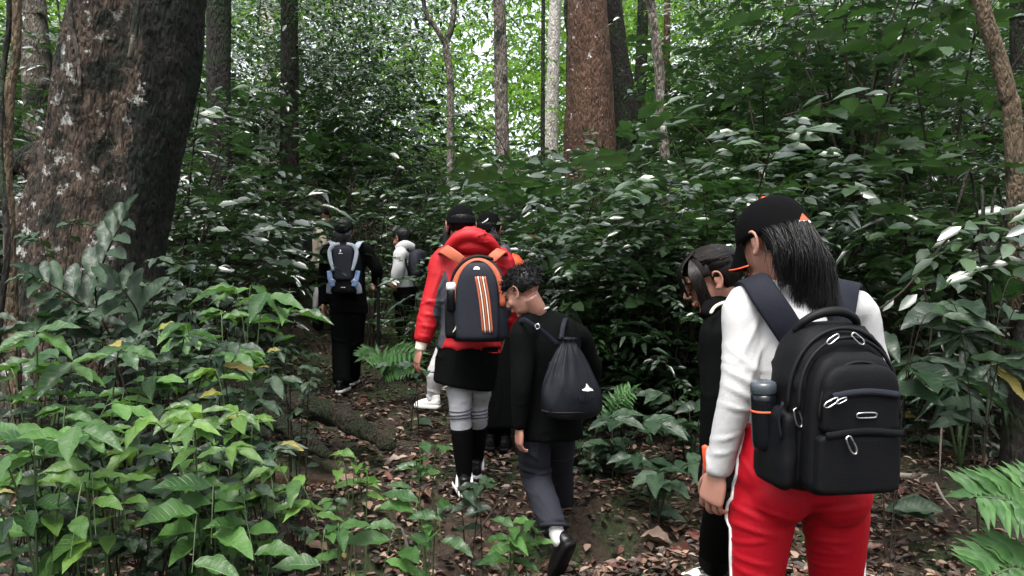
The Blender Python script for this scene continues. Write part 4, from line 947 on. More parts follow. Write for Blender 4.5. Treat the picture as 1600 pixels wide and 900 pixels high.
while cnt < 230:
    y = 3.35 + 3.6 * RL.random() ** 1.4; u = RL.uniform(-.36, .68); x = u * y
    if x < -1.75 or (abs(x + 1.55) < .5 and abs(y - 4.55) < .3): continue
    m_ = RL.choices(['dead_tan', 'dead_brown', 'dead_red', 'dead_pale', 'dead_dark'], [.26, .36, .08, .08, .22])[0]
    px, py = 800 + x * F / y, 450 + (CAM_Z - ground(x, y)) * F / y
    lm = min(LANDMARKS, key=lambda l: (l[0] - px) ** 2 + ((l[1] - py) * 1.5) ** 2)[2]; ln = RL.uniform(.055, .125); sz = 'small ' if ln < .08 else ('large ' if ln > .105 else 'middling ')
    a = RL.uniform(0, 6.28); tip = ('away', 'left', 'near', 'right')[int(((a + .785) % 6.283) / 1.571)]
    fallen(x, y, ln, m_, '%s%s dead leaf, tip %s, %s' % (sz, WORD[m_], tip, lm), a); cnt += 1
# finer litter nobody could count
rng = np.random.default_rng(31)
m, nt, b = base_mat('litter'); a_ = nd(nt, 'ShaderNodeAttribute', attribute_name='rnd'); cr = nd(nt, 'ShaderNodeValToRGB'); cr.color_ramp.interpolation = 'CONSTANT'
cols = [(.020, .014, .010), (.065, .036, .023), (.14, .085, .056), (.040, .024, .016), (.075, .030, .021), (.22, .15, .11), (.026, .018, .013)]
while len(cr.color_ramp.elements) < len(cols): cr.color_ramp.elements.new(.5)
for i, c in enumerate(cols): cr.color_ramp.elements[i].position = i / len(cols); cr.color_ramp.elements[i].color = c4(c)
nt.links.new(a_.outputs['Fac'], cr.inputs[0]); nt.links.new(cr.outputs[0], b.inputs['Base Color']); b.inputs['Roughness'].default_value = .6; bump(nt, b, 60, .4, .004)
N_ = 26000
yy = 3.0 + 6.5 * rng.random(N_) ** 1.3; xx = rng.uniform(-.75, .80, N_) * yy
keep = ~((np.abs(xx + 1.55) < .5) & (np.abs(yy - 4.55) < .28)); 
pat = np.array([noise.noise(Vector((x * 1.5, y * 1.5, 3.3))) for x, y in zip(xx, yy)]); keep &= (pat > -.18) | (rng.random(N_) < .35)
xx, yy = xx[keep], yy[keep]; n_ = len(xx)
an = rng.random(n_) * 6.28; d = np.stack([np.cos(an), np.sin(an), rng.normal(.02, .12, n_)], 1); nr = np.array((0, 0, 1.0))[None] + rng.normal(0, .22, (n_, 3))
ln = rng.uniform(.025, .075, n_)
Lf = {'base': np.stack([xx, yy, ground_np(xx, yy) + .006 + rng.random(n_) * .03], 1), 'dir': unit(d), 'nrm': unit(nr), 'len': ln, 'wid': ln * rng.uniform(.35, .6, n_), 'rnd': rng.random(n_)}
V, T, R = leaves_mesh(Lf, leaf_template(3, 2, p_ell, .25, -.15)); o = link('leaf_litter', mesh_np('leaf_litter', V, T, True, MATS['litter'], rnd=R)); tag(o, 'brown leaf litter strewn over the forest floor', 'leaf litter', kind='stuff')
# twigs
def twig(label, pts, r, mat='grey_twig'):
    b0 = Vector(pts[0]); V, Fc = trunk_mesh([np.array(p) for p in pts], [r] * (len(pts) - 1) + [r * .5], mat, 7, .05, .12, 4)
    o = link('fallen_twig', mesh_np('fallen_twig', wl(b0, V), Fc, True, MATS[mat]), None, b0); tag(o, label, 'twig')
def gp(px, d, h=.02): x = (px - 800) * d / F; return Vector((x, d, ground(x, d) + h))
twig('pale bent twig standing out of the low plant in the bottom middle', [at(640, 870, 2.7), at(634, 845, 2.7), at(628, 825, 2.72)], .006)
twig('thin diagonal twig across the moss left of the boy\'s trousers', [gp(730, 3.75), gp(770, 3.95, .08), gp(800, 4.2, .05)], .006, 'brown_stem')
twig('long pale stick lying on the bank right of the black backpack', [at(1395, 742, 4.4), at(1430, 745, 4.5), at(1462, 742, 4.6)], .02)
twig('thin crooked pale twig hanging below the fan palm', [at(1468, 600, 4.4), at(1472, 650, 4.4), at(1470, 690, 4.4), at(1468, 740, 4.4)], .006)
twig('thin pale twig leaning over the litter at the right', [at(1462, 755, 4.1), at(1475, 780, 4.0), at(1495, 800, 3.95)], .007)
twig('long bare diagonal branch crossing the leaves right of the white sleeve', [at(1365, 490, 4.6), at(1410, 455, 4.6), at(1445, 415, 4.65), at(1480, 375, 4.7), at(1530, 330, 4.8)], .007, 'brown_stem')
twig('thin bare branch slanting over the fan palm', [at(1440, 440, 4.5), at(1455, 500, 4.5), at(1450, 560, 4.5)], .006, 'brown_stem')
twig('dark stick lying on the clump between the boy and the girl', [at(976, 738, 3.95), at(1000, 735, 3.9), at(1025, 734, 3.9)], .010, 'brown_stem')
twig('thin stick lying on the trail by the boy\'s hand', [gp(700, 4.6), gp(760, 4.55), gp(800, 4.5)], .008)
twig('short stick in the litter right of the boy\'s trousers', [gp(885, 4.5, .22), gp(890, 4.45, .12), gp(897, 4.4, .0)], .008, 'brown_stem')
# ------------------------------------------------------------------ people
skin_mat('skin', (.29, .14, .098)); skin_mat('skin_light', (.36, .185, .137))
hair_mat('hair_black', (.0022, .0020, .0022), .42); hair_mat('hair_brown', (.0045, .0030, .0022), .42); hair_mat('hair_bleached', (.30, .20, .12), .5)
fabric('cloth_black', (.0022, .0025, .0025), .9, .15, spec=.06); fabric('cloth_charcoal', (.016, .017, .023), .8, .12, spec=.15); fabric('cloth_white', (.45, .447, .445), .85, .03, spec=.2)
fabric('cloth_red', (.34, .003, .011), .6, .06, bs=300, spec=.2); fabric('jacket_red', (.37, .008, .013), .55, .06, spec=.3); fabric('jacket_grey', (.045, .048, .058), .6, .08, spec=.2); fabric('cloth_grey', (.33, .33, .35), .8, .05)
fabric('jacket_orange', (.62, .10, .035), .55, .05); fabric('cloth_beige', (.36, .31, .25), .85, .08); fabric('trim_orange', (.75, .10, .04), .55, .05); fabric('trim_cream', (.70, .62, .50), .7, .04)
fabric('pack_black', (.0032, .0034, .0042), .65, .15, bs=420, bstr=.5, spec=.14); fabric('pack_navy', (.014, .0155, .023), .65, .12, bs=420, bstr=.5, spec=.18); fabric('strap_navy', (.0075, .0085, .0145), .7, .1, bs=500, bstr=.5, spec=.15); fabric('pack_orange', (.36, .085, .042), .6, .06, bs=400)
fabric('pack_grey', (.28, .31, .36), .6, .06, bs=400); fabric('pack_blue', (.12, .19, .34), .6, .1, bs=400); fabric('nylon_dark', (.0055, .0062, .0095), .5, .12, spec=.18)
plain('metal_silver', (.62, .62, .63), .28, 1.0); plain('rubber_black', (.0035, .0035, .0038), .6, spec=.2); plain('sole_white', (.72, .71, .69), .55); plain('shoe_black', (.004, .004, .0045), .38, spec=.35); plain('logo_white', (.75, .75, .75), .6)
plain('bottle_dark', (.004, .005, .007), .2, spec=.3); plain('bottle_lid', (.045, .055, .065), .25, spec=.6); plain('lid_white', (.75, .74, .72), .4); plain('eye_dark', (.006, .005, .005), .08); plain('lip', (.42, .13, .11), .4); plain('pole_black', (.004, .004, .0045), .4, spec=.2); plain('cap_cloth', (.0028, .0028, .0032), .9, spec=.05, bs=350, bstr=.4)

def basis(fwd, up=(0, 0, 1)):
    """columns: right, forward, up"""
    f = nrmz(fwd); r = nrmz(np.cross(f, up)); u = np.cross(r, f); return np.stack([r, f, u], 1)
def head_parts(c, fwd, s=1.0, roll=0.0, neck=None, up=(0, 0, 1)):
    M = basis(fwd, up); c = np.asarray(c, dtype=float)
    if roll:
        cr_, sr = math.cos(roll), math.sin(roll); M = M @ np.array(((cr_, 0, sr), (0, 1, 0), (-sr, 0, cr_)))
    W = lambda p: c + M @ (np.array(p, dtype=float) * s)
    E = lambda p, r: ellipsoid(W(p), [x * s for x in r], M)
    T = lambda P, R: tube([W(p) for p in P], [r * s if np.isscalar(r) else (r[0] * s, r[1] * s) for r in R], sides=10, n=3, right=M[:, 0])
    P = [E((0, -.014, .032), (.075, .094, .082)), E((0, .030, -.022), (.062, .064, .082)), E((0, .040, -.072), (.047, .046, .036)), E((0, .076, -.094), (.018, .016, .015)),
         E((0, .070, .036), (.050, .028, .030)), T([(0, .094, .022), (0, .106, -.004), (0, .116, -.026)], [.007, .009, .0125]), E((.011, .103, -.029), (.008, .010, .007)), E((-.011, .103, -.029), (.008, .010, .007)),
         E((0, .092, -.053), (.023, .012, .0065)), E((0, .090, -.064), (.020, .012, .007)), E((.042, .060, -.028), (.020, .024, .024)), E((-.042, .060, -.028), (.020, .024, .024)),
         E((.031, .084, .026), (.022, .010, .006)), E((-.031, .084, .026), (.022, .010, .006))]
    for sg in (-1, 1):
        x = sg * .074
        P += [T([(x, .012, -.028), (x + sg * .010, -.004, -.034), (x + sg * .016, -.020, -.006), (x + sg * .018, -.018, .020), (x + sg * .014, -.002, .028), (x + sg * .006, .008, .014)], [.006, .0055, .005, .005, .005, .0045]), E((x + sg * .005, -.004, -.004), (.007, .013, .024)), E((x + sg * .007, .003, -.030), (.005, .008, .010))]
    if neck is not None:
        P.append(tube([W((0, -.018, -.035)), (W((0, -.018, -.06)) + np.asarray(neck)) / 2 + M[:, 1] * -.006, np.asarray(neck), np.asarray(neck) - np.array((0, 0, .05))], [.054 * s, .052 * s, .060 * s, .075 * s], sides=16, n=4))
    return P, M, W
def hand_parts(w, dirv, palm_n, thumb_side, s=1.0, curl=(20, 32, 22)):
    """w wrist, dirv towards the fingers, palm_n the way the palm faces, thumb_side the thumb's side"""
    d = nrmz(dirv); n_ = nrmz(np.asarray(palm_n) - d * np.dot(palm_n, d)); t = np.asarray(thumb_side, dtype=float); t = nrmz(t - d * np.dot(t, d) - n_ * np.dot(t, n_)); w = np.asarray(w, dtype=float)
    P = [tube([w - d * .05 * s, w, w + d * .035 * s, w + d * .075 * s, w + d * .088 * s], [(.027 * s, .019 * s), (.026 * s, .018 * s), (.037 * s, .017 * s), (.040 * s, .014 * s), (.036 * s, .011 * s)], sides=14, right=t, n=3)]
    for off, ln, r in ((.029, .070, .0082), (.0095, .079, .0086), (-.0100, .073, .0082), (-.0285, .057, .0074)):
        p = w + d * (.080 - abs(off) * .15) * s + t * off * s; pts = [p - d * .015 * s, p]; a = 0.0; rad = [r * s, r * s]
        sp = off * 1.8
        for seg, cu in zip((.45, .31, .24), curl):
            a += math.radians(cu + random.uniform(-4, 4)); dd = nrmz(d * math.cos(a) + n_ * math.sin(a) + t * sp); p = p + dd * ln * seg * s; pts.append(p.copy()); rad.append(rad[-1] * .93)
        P.append(tube(pts, rad, sides=10, n=3))
    p = w + d * .022 * s + t * .026 * s + n_ * .006 * s; pts = [p - t * .012 * s, p]; rad = [.0125 * s, .0115 * s]
    for seg, (kd, kt, kn) in zip((.032, .028, .024), ((.72, .60, .28), (.86, .32, .36), (.92, .10, .38))):
        dd = nrmz(d * kd + t * kt + n_ * kn); p = p + dd * seg * s; pts.append(p.copy()); rad.append(rad[-1] * .88)
    P.append(tube(pts, rad, sides=10, n=3))
    return P
def put(name, VF, mat, parent, base, sm=True, label=None):
    o = link(name, mesh_np(name, wl(base, VF[0]), VF[1], sm, MATS[mat]), parent)
    if label: o['label'] = label
    return o
def shoe(parent, base, heel, toe, up=(0, 0, 1), upper='shoe_black', sole='sole_white', w=.042, name='shoe', h=.075, laces=True):
    """heel, toe: points on the ground line of the sole"""
    heel, toe = np.asarray(heel, dtype=float), np.asarray(toe, dtype=float); f = nrmz(toe - heel); L = np.linalg.norm(toe - heel); r = nrmz(np.cross(f, up)); u = np.cross(r, f)
    Q = lambda a, z: heel + f * L * a + u * z
    V, Fc, N = remesh([tube([Q(.02, .040), Q(.12, .044), Q(.35, .042), Q(.60, .036), Q(.80, .030), Q(.96, .024)], [(.026, .030), (.034, .040), (.034, .040), (.040, .034), (.040, .026), (.024, .016)], sides=16, right=r, n=4),
                       tube([Q(.10, .05), Q(.14, h), Q(.16, h + .028)], [(.032, .036), (.031, .038), (.033, .040)], sides=14, right=r, n=4), tube([Q(.30, .06), Q(.26, h + .02), Q(.22, h + .045)], [(.022, .016), (.020, .010), (.017, .006)], sides=10, right=r, n=3)], .006, 3)
    so = put(name, (V, Fc), upper, parent, base)
    ring = []
    for a, ww in ((.0, .022), (.06, .032), (.25, .036), (.45, .037), (.65, .044), (.82, .042), (.95, .028), (1.0, .014)): ring.append((a, ww))
    pts = [Q(a, 0) + r * ww for a, ww in ring] + [Q(a, 0) - r * ww for a, ww in reversed(ring)]
    n = len(pts); V = []
    for z, k in ((0, .96), (.004, 1.02), (.022, 1.03), (.027, .97)):
        c = Q(.5, z)
        for p in pts: V.append(c + (p + u * z - c) * k)
    Fs = [(j * n + i, j * n + (i + 1) % n, (j + 1) * n + (i + 1) % n, (j + 1) * n + i) for j in range(3) for i in range(n)] + [tuple(range(n - 1, -1, -1)), tuple(3 * n + i for i in range(n))]
    V = np.array(V); put('sole', (V, Fs), sole, so, base)
    if laces:
        P = [tube([Q(a, .068 - (a - .3) * .06) - r * .02, Q(a + .02, .082 - (a - .3) * .075), Q(a, .068 - (a - .3) * .06) + r * .02], [.0028] * 3, sides=5, n=3) for a in (.34, .42, .50, .58)]
        put('lace', join(P), sole, so, base)
    return so
def limbs(J, k, leg=True):
    """naked limbs and trunk, slimmer than the clothes"""
    r = J['right']; P = [tube([J['hip'] + np.array((0, 0, -.08)) * k, J['hip'], J['waist'], J['chest'], J['neck']], [(.07 * k, .06 * k), (.125 * k, .085 * k), (.10 * k, .07 * k), (.13 * k, .09 * k), (.055 * k, .05 * k)], right=r, sides=18, n=5)]
    for S in 'LR':
        P.append(tube([J['chest'] * .35 + J['sh' + S] * .65 + np.array((0, 0, .0)), J['sh' + S], (J['sh' + S] + J['el' + S]) / 2, J['el' + S], (J['el' + S] * .6 + J['wr' + S] * .4), J['wr' + S]], [.05 * k, .046 * k, .040 * k, .033 * k, .034 * k, .024 * k], sides=12, n=4))
        if leg: P.append(tube([J['hi' + S], (J['hi' + S] + J['kn' + S]) / 2, J['kn' + S], J['kn' + S] * .65 + J['an' + S] * .35, J['an' + S]], [.058 * k, .056 * k, .044 * k, .046 * k, .032 * k], sides=14, n=4))
    return P
def make_person(label, J, s=1.0, face=(0, 1, 0), up=(0, 0, 1), skin='skin', hands='LR', hand_kw=None, hv=.0042, headv=.0042, roll=0, foot_z=None, hs=1.0, neckw=True):
    J = {k: np.array(v, dtype=float) for k, v in J.items()}
    bx = (J['anL'][0] + J['anR'][0]) / 2; by = (J['anL'][1] + J['anR'][1]) / 2; base = np.array((bx, by, ground(bx, by)))
    e = empty('person', Vector(base), label, 'person')
    V1, F1, _ = remesh(limbs(J, s), .013, 3)
    HP, M, W = head_parts(J['head'], face, s * hs, roll, J['neck'], up)
    V2, F2, _ = remesh(HP, headv, 4, .45); parts = [(V1, flist(F1)), (V2, flist(F2))]
    hand_kw = hand_kw or {}
    for S in hands:
        kw = hand_kw.get(S, {}); d = kw.get('dir', J['wr' + S] - J['el' + S]); P = hand_parts(J['wr' + S], d, kw.get('palm', J['right'] * (1 if S == 'L' else -1)), kw.get('thumb', (0, 1, 0)), s, kw.get('curl', (18, 30, 22)))
        V3, F3, _ = remesh(P, hv, 1, .4); parts.append((V3, flist(F3)))
    put('body', join(parts), skin, e, base)
    return e, base, J, M, W
def eyes_mouth(e, base, W, M, s=1.0):
    for sg in (-1, 1):
        V = ellipsoid(W((sg * .031, .0895, .004)), (.0145 * s, .006 * s, .0052 * s), M, 12, 8); put('eye', V, 'eye_dark', e, base)
    put('lips', ellipsoid(W((0, .0985, -.0585)), (.021 * s, .008 * s, .0085 * s), M, 14, 8), 'lip', e, base)
def top_cloth(J, hem, k=1.0, ext=.012, voxel=.009, hipw=.165, waistw=.135, chestw=.165, depth=.115, cuff=.034, amp=.006, seed=1, sleeves='LR', upper=.056, fore=.044, shoulder=.05, collar=.062, wr_t=1.0, flare=1.0, fold=None, front=None):
    """jacket or shirt: trunk to the hem line and sleeves to the wrists, one surface with folds"""
    r = J['right']
    P = [tube([hem - np.array((0, 0, .012)), hem, J['waist'], J['chest'] * .9 + J['waist'] * .1, (J['chest'] * .5 + J['neck'] * .5), J['neck'] + np.array((0, 0, .0)), J['neck'] + np.array((0, 0, .012))], [(hipw * flare, depth * 1.02), (hipw * flare, depth * 1.02), (waistw, depth * .92), (chestw, depth), (chestw * .98, depth * .86), (collar * 1.15, collar), (collar, collar * .9)], right=r, sides=26, n=5)]
    for S in sleeves:
        sh, el, wr = J['sh' + S], J['el' + S], J['wr' + S]; wr = el + (wr - el) * wr_t
        P.append(tube([J['chest'] * .45 + J['neck'] * .2 + sh * .35, sh, sh * .55 + el * .45, el, el * .5 + wr * .5, wr - (wr - el) * .04, wr], [upper * 1.15, upper * 1.08, upper, (upper + fore) / 2, fore, cuff * 1.02, cuff], sides=16, n=4))
        P.append(tube([J['neck'] + (sh - J['neck']) * .25 - np.array((0, 0, .01)), J['neck'] * .35 + sh * .65 + np.array((0, 0, .012)), sh], [shoulder, shoulder * 1.05, upper], sides=12, n=3))
    V, Fc, N = remesh(P, voxel, 6, .5)
    def wgt(p):
        w = .55
        for S in 'LR': w += 1.3 * np.exp(-((np.linalg.norm(p - J['el' + S], axis=1) / .12) ** 2)) + .7 * np.exp(-((np.linalg.norm(p - J['sh' + S], axis=1) / .12) ** 2))
        return w + .6 * np.exp(-(((p[:, 2] - hem[2]) / .10) ** 2))
    if fold: V = folds(V, N, fold, front=front)
    V = wrinkle(V, N, amp * .75, (5, 5, 9), seed, wgt); V = wrinkle(V, N, amp * .3, (11, 11, 19), seed + 3, wgt)
    return V, Fc
def bottoms(J, waist, k=1.0, hipw=.18, depth=.125, thigh=.095, knee=.070, ankle=.055, voxel=.009, amp=.007, seed=2, butt=.0, end=1.0, back=None, fold=None, front=None):
    r = J['right']; P = [tube([waist, waist * .4 + J['hip'] * .6, J['hip'], J['hip'] - np.array((0, 0, .05))], [(hipw * .86, depth * .84), (hipw * .96, depth), (hipw, depth), (hipw * .9, depth * .9)], right=r, sides=24, n=5), ellipsoid(J['hip'] - np.array((0, 0, .045)), (.06, depth * .75, .05))]
    for S in 'LR':
        h, kn, an = J['hi' + S], J['kn' + S], J['an' + S]; an = kn + (an - kn) * end
        P.append(tube([h + np.array((0, 0, .03)), h * .85 + kn * .15, h * .5 + kn * .5, kn, kn * .5 + an * .5, an], [thigh * .9, thigh, (thigh + knee) / 2 * 1.02, knee, (knee + ankle) / 2, ankle], sides=18, n=5))
        if butt and back is not None: P.append(ellipsoid(h * .8 + J['hip'] * .2 + np.asarray(back) * depth * .42 + np.array((0, 0, .005)), (butt, butt * .9, butt * 1.05)))
    V, Fc, N = remesh(P, voxel, 7, .5)
    def wgt(p):
        w = .55
        for S in 'LR': w += 1.5 * np.exp(-((np.linalg.norm(p - J['kn' + S], axis=1) / .14) ** 2)) + 1.0 * np.exp(-((np.linalg.norm(p - J['an' + S], axis=1) / .14) ** 2)) + .6 * np.exp(-(((p[:, 2] - J['hip'][2] + .12) / .06) ** 2))
        return w
    if fold: V = folds(V, N, fold, front=front)
    V = wrinkle(V, N, amp * .8, (4.5, 4.5, 10), seed, wgt); V = wrinkle(V, N, amp * .3, (10, 10, 20), seed + 1, wgt)
    return V, Fc
def hair_shell(W, M, s, hairline, thick=1.10, seed=0, rough=.0, scale=30, c=(0, -.016, .030), r=(.076, .097, .084), nu=72, nv=48):
    """scalp of hair; hairline(x,y,z in head units)->True where hair grows; elsewhere sunk into the head"""
    V = []; Fc = []
    for j in range(nv + 1):
        th = math.pi * j / nv
        for k in range(nu):
            ph = 2 * math.pi * k / nu; d = np.array((math.sin(th) * math.cos(ph), math.sin(th) * math.sin(ph), math.cos(th))); p = np.array(c) + d * np.array(r)
            t = thick if hairline(p) else .80
            if rough and t > 1: t += rough * noise.noise(Vector(d * scale * .1 * 2.2) + Vector((seed, 0, 0))) + rough * .7 * noise.noise(Vector(d * scale * .25) + Vector((seed, 2, 0)))
            V.append(W(np.array(c) + d * np.array(r) * t))
    for j in range(nv):
        for k in range(nu):
            a, b_ = j * nu + k, j * nu + (k + 1) % nu; Fc.append((a, a + nu, b_ + nu, b_))
    return np.array(V), Fc
def cap_parts(e, base, W, M, s, mat='cap_cloth', brim=True, tilt=.22, reach=.072, brim_mat='cap_cloth', edge=None, r=(.090, .112, .129), low=.012, back=.03):
    """baseball cap: six-panel crown, band, button, curved brim"""
    V = []; Fc = []; nu, nv = 48, 14
    for j in range(nv + 1):
        th = (math.pi / 2) * j / nv
        for k in range(nu):
            ph = 2 * math.pi * k / nu; seam = 1 - .010 * max(0, math.cos(6 * ph)) ** 20
            z = low + math.cos(th) * (r[2] - low) - back * max(0, -math.sin(ph)) * math.sin(th) ** 10
            V.append(W((math.sin(th) ** .9 * math.cos(ph) * r[0] * seam, -.012 + math.sin(th) ** .9 * math.sin(ph) * r[1] * seam, z)))
    n0 = len(V)
    for k in range(nu):
        ph = 2 * math.pi * k / nu; V.append(W((math.cos(ph) * r[0] * .93, -.012 + math.sin(ph) * r[1] * .93, low - .004 - back * max(0, -math.sin(ph)))))
    for j in range(nv + 1):
        for k in range(nu):
            a, b_ = j * nu + k, j * nu + (k + 1) % nu; Fc.append((a, a + nu, b_ + nu, b_))
    c = put('cap', (np.array(V), Fc), mat, e, base)
    put('cap_button', ellipsoid(W((0, -.012, r[2] + .003)), (.008 * s, .008 * s, .004 * s), M, 10, 6), edge or mat, c, base)
    if brim:
        V = []; Fc = []; n = 16
        for z in (0, -.004):
            for i in range(n + 1):
                a = math.radians(25 + 130 * i / n)
                for q in (0, .5, 1):
                    x = math.cos(a) * r[0] * (1 - .03 * q); y = -.012 + math.sin(a) * r[1] + q * reach * math.sin((a - math.radians(25)) / math.radians(130) * math.pi) ** .6
                    V.append(W((x, y, low + .004 + z - tilt * q * reach - 3.2 * x * x * (.3 + q))))
        m3 = (n + 1) * 3
        for i in range(n):
            for q in range(2):
                a = i * 3 + q; Fc.append((a, a + 1, a + 4, a + 3)); Fc.append((m3 + a, m3 + a + 3, m3 + a + 4, m3 + a + 1))
            Fc.append((i * 3 + 2, m3 + i * 3 + 2, m3 + i * 3 + 5, i * 3 + 5))
        put('brim', (np.array(V), Fc), brim_mat, c, base)
        if edge:
            L = [V[i * 3 + 2] for i in range(n + 1)]; put('brim_edge', tube(L, [.0028 * s] * len(L), sides=6, n=1), edge, c, base)
    return c
def AT(px, py, d): return np.array(at(px, py, d))
RH = np.random.default_rng(77)

# ---- woman in white shirt and red trousers -------------------------------------------------
rt = nrmz((.985, .17, 0)); back = np.array((.17, -.985, 0))
WJ = dict(hip=AT(1249, 742, 2.0), waist=AT(1250, 640, 2.0), chest=AT(1250, 530, 2.0), neck=AT(1240, 452, 2.03), head=AT(1206, 380, 2.06), right=rt,
          shL=AT(1164, 478, 1.98), shR=AT(1336, 482, 2.05), elL=AT(1153, 605, 1.95), wrL=AT(1121, 738, 1.99), elR=AT(1372, 610, 2.10), wrR=AT(1352, 745, 2.16),
          hiL=AT(1193, 770, 2.0), knL=AT(1177, 965, 2.02), anL=AT(1187, 1210, 2.0), hiR=AT(1306, 772, 2.02), knR=AT(1305, 965, 2.1), anR=AT(1300, 1200, 2.06))
fw = (-.52, .78, -.30)
e, base, J, M, W = make_person('woman in white long-sleeved shirt and red trousers with a black cap, looking down', WJ, .98, fw, skin='skin_light', hand_kw={'L': dict(palm=(.6, .5, 0), thumb=(.35, .9, 0), curl=(22, 34, 26)), 'R': dict(palm=(-.8, .2, 0), thumb=(-.3, .9, 0), curl=(30, 40, 30))}, hv=.0027, headv=.0034)
eyes_mouth(e, base, W, M)
V, Fc = top_cloth(J, AT(1250, 678, 2.0), hipw=.150, waistw=.138, chestw=.150, depth=.105, cuff=.033, upper=.051, fore=.042, shoulder=.044, collar=.058, amp=.006, seed=4, voxel=.007, front=2.06, fold=[(AT(*a, 1.94), AT(*b, 1.94), k) for a, b, k in (((1186, 492), (1150, 560), 1.2), ((1200, 520), (1166, 590), 1.0), ((1132, 575), (1172, 600), 1.1), ((1134, 602), (1170, 622), 1.0), ((1130, 632), (1165, 640), .9), ((1140, 545), (1174, 578), .9), ((1118, 690), (1146, 680), .8), ((1116, 712), (1142, 706), .8), ((1352, 520), (1370, 580), 1.0), ((1338, 540), (1366, 600), .9), ((1172, 560), (1200, 640), 1.0), ((1170, 640), (1215, 655), 1.0))])
put('shirt', (V, Fc), 'cloth_white', e, base)
V, Fc = bottoms(J, AT(1250, 664, 2.0), hipw=.180, depth=.118, thigh=.088, knee=.062, ankle=.066, amp=.010, seed=9, butt=.084, back=back, voxel=.007, front=2.08, fold=[(AT(*a, 1.90), AT(*b, 1.90), k * .75) for a, b, k in (((1145, 800), (1200, 818), 1.2), ((1146, 828), (1215, 842), 1.2), ((1148, 866), (1205, 850), 1.0), ((1150, 884), (1214, 893), 1.1), ((1255, 808), (1345, 792), 1.3), ((1260, 842), (1340, 822), 1.1), ((1262, 868), (1345, 858), 1.2), ((1266, 893), (1338, 880), 1.0), ((1180, 795), (1240, 812), 1.0), ((1160, 905), (1215, 915), 1.0), ((1262, 915), (1340, 905), 1.0), ((1160, 700), (1185, 760), .9))])
put('trousers', (V, Fc), 'cloth_red', e, base)
for S, sg in (('L', -1), ('R', 1)):      # white piping down the side seam, laid on the cloth
    L = []
    for t in np.linspace(0, 1, 26):
        z = J['hip'][2] + .16 - t * (J['hip'][2] + .16 - .28); sel = V[np.abs(V[:, 2] - z) < .012]; sel = sel[(sel[:, 1] < J['hip'][1] + .06) & (sel[:, 1] > J['hip'][1] - .10 + .0)]
        if len(sel) == 0: continue
        p = sel[np.argmin(sel[:, 0] * -sg)]; L.append(p + np.array((sg * .001, -.004, 0)))
    put('side_stripe', ribbon(L, [.011] * len(L), .006, [np.array((0, 1.0, 0))] * len(L), 2), 'logo_white', e, base)
for S in 'LR': shoe(e, base, (J['an' + S][0], J['an' + S][1] - .07, ground(J['an' + S][0], J['an' + S][1]) + .01), (J['an' + S][0] - .03, J['an' + S][1] + .17, ground(J['an' + S][0], J['an' + S][1] + .17) + .01), upper='sole_white')
# cap, hair
c = cap_parts(e, base, W, M, .98, tilt=1.0, reach=.050, edge='trim_orange', r=(.092, .114, .131), low=.016, back=.020)
tri = [W((.0905, -.052, .034)), W((.086, -.078, .034)), W((.0885, -.064, .052))]
Mh = M
def on_cap(a, z):   # a point on the crown surface, slightly proud
    ph = math.radians(a); th = math.acos(max(0, min(1, (z - .016) / (.131 - .016)))); rr = math.sin(th) ** .9
    return W((math.cos(ph) * .092 * rr * 1.012, -.012 + math.sin(ph) * .114 * rr * 1.012, z - .020 * max(0, -math.sin(ph)) * math.sin(th) ** 10))
def cap_patch(nm, poly, mat): 
    c0 = sum(np.array(p) for p in poly) / len(poly); n = nrmz(c0 - W((0, -.012, .03))); Vv = [np.array(p) + n * .0015 for p in poly] + [np.array(p) - n * .002 for p in poly]; k = len(poly)
    put(nm, (np.array(Vv), [tuple(range(k)), tuple(range(2 * k - 1, k - 1, -1))] + [(i, (i + 1) % k, k + (i + 1) % k, k + i) for i in range(k)]), mat, c, base, False)
cap_patch('cap_emblem', [on_cap(-107, .036), on_cap(-84, .036), on_cap(-95, .052)], 'trim_orange'); cap_patch('cap_emblem_base', [on_cap(-110, .031), on_cap(-81, .031), on_cap(-84, .036), on_cap(-107, .036)], 'logo_white')
HS = lambda p: p[2] < .035 and ((p[2] > -.045 and p[1] < -.022) or (p[2] > .02 and p[1] < .05))
put('hair', hair_shell(W, M, 1, HS, 1.10, 3, .02), 'hair_black', e, base)
lines = []
for i in range(1300):
    a_deg = RH.uniform(-172, -12); a = math.radians(a_deg); z0 = RH.uniform(-.02, .03); p0 = W((math.cos(a) * .083, -.014 + math.sin(a) * .103, z0))
    u = min(1, max(0, (a_deg + 172) / 160 + RH.normal(0, .10)))
    end = AT(1214 + 94 * u + RH.normal(0, 4), 474 + 16 * math.sin(u * 3.1) - 52 * (1 - u) ** 1.4 + RH.normal(0, 9) + 10 * math.sin(u * 23), 1.93 + RH.uniform(-.012, .02) - .02 * u)
    mid = p0 * .50 + end * .50 + np.array((.004 + .008 * u, -.026 + RH.normal(0, .006), .008))
    lines.append(catmull([p0, p0 * .8 + mid * .2 + np.array((.0, -.012, 0)), mid, end], 4))
for i in range(70):             # flyaways
    L = lines[RH.integers(0, 1300)]; n_ = len(L); o_ = RH.normal(0, .010, 3); lines.append([q + o_ * (j / n_) ** 1.5 * 1.6 for j, q in enumerate(L)])
put('long_hair', strands(lines, .0021, .0004), 'hair_black', e, base)
WOMAN = (J, base)

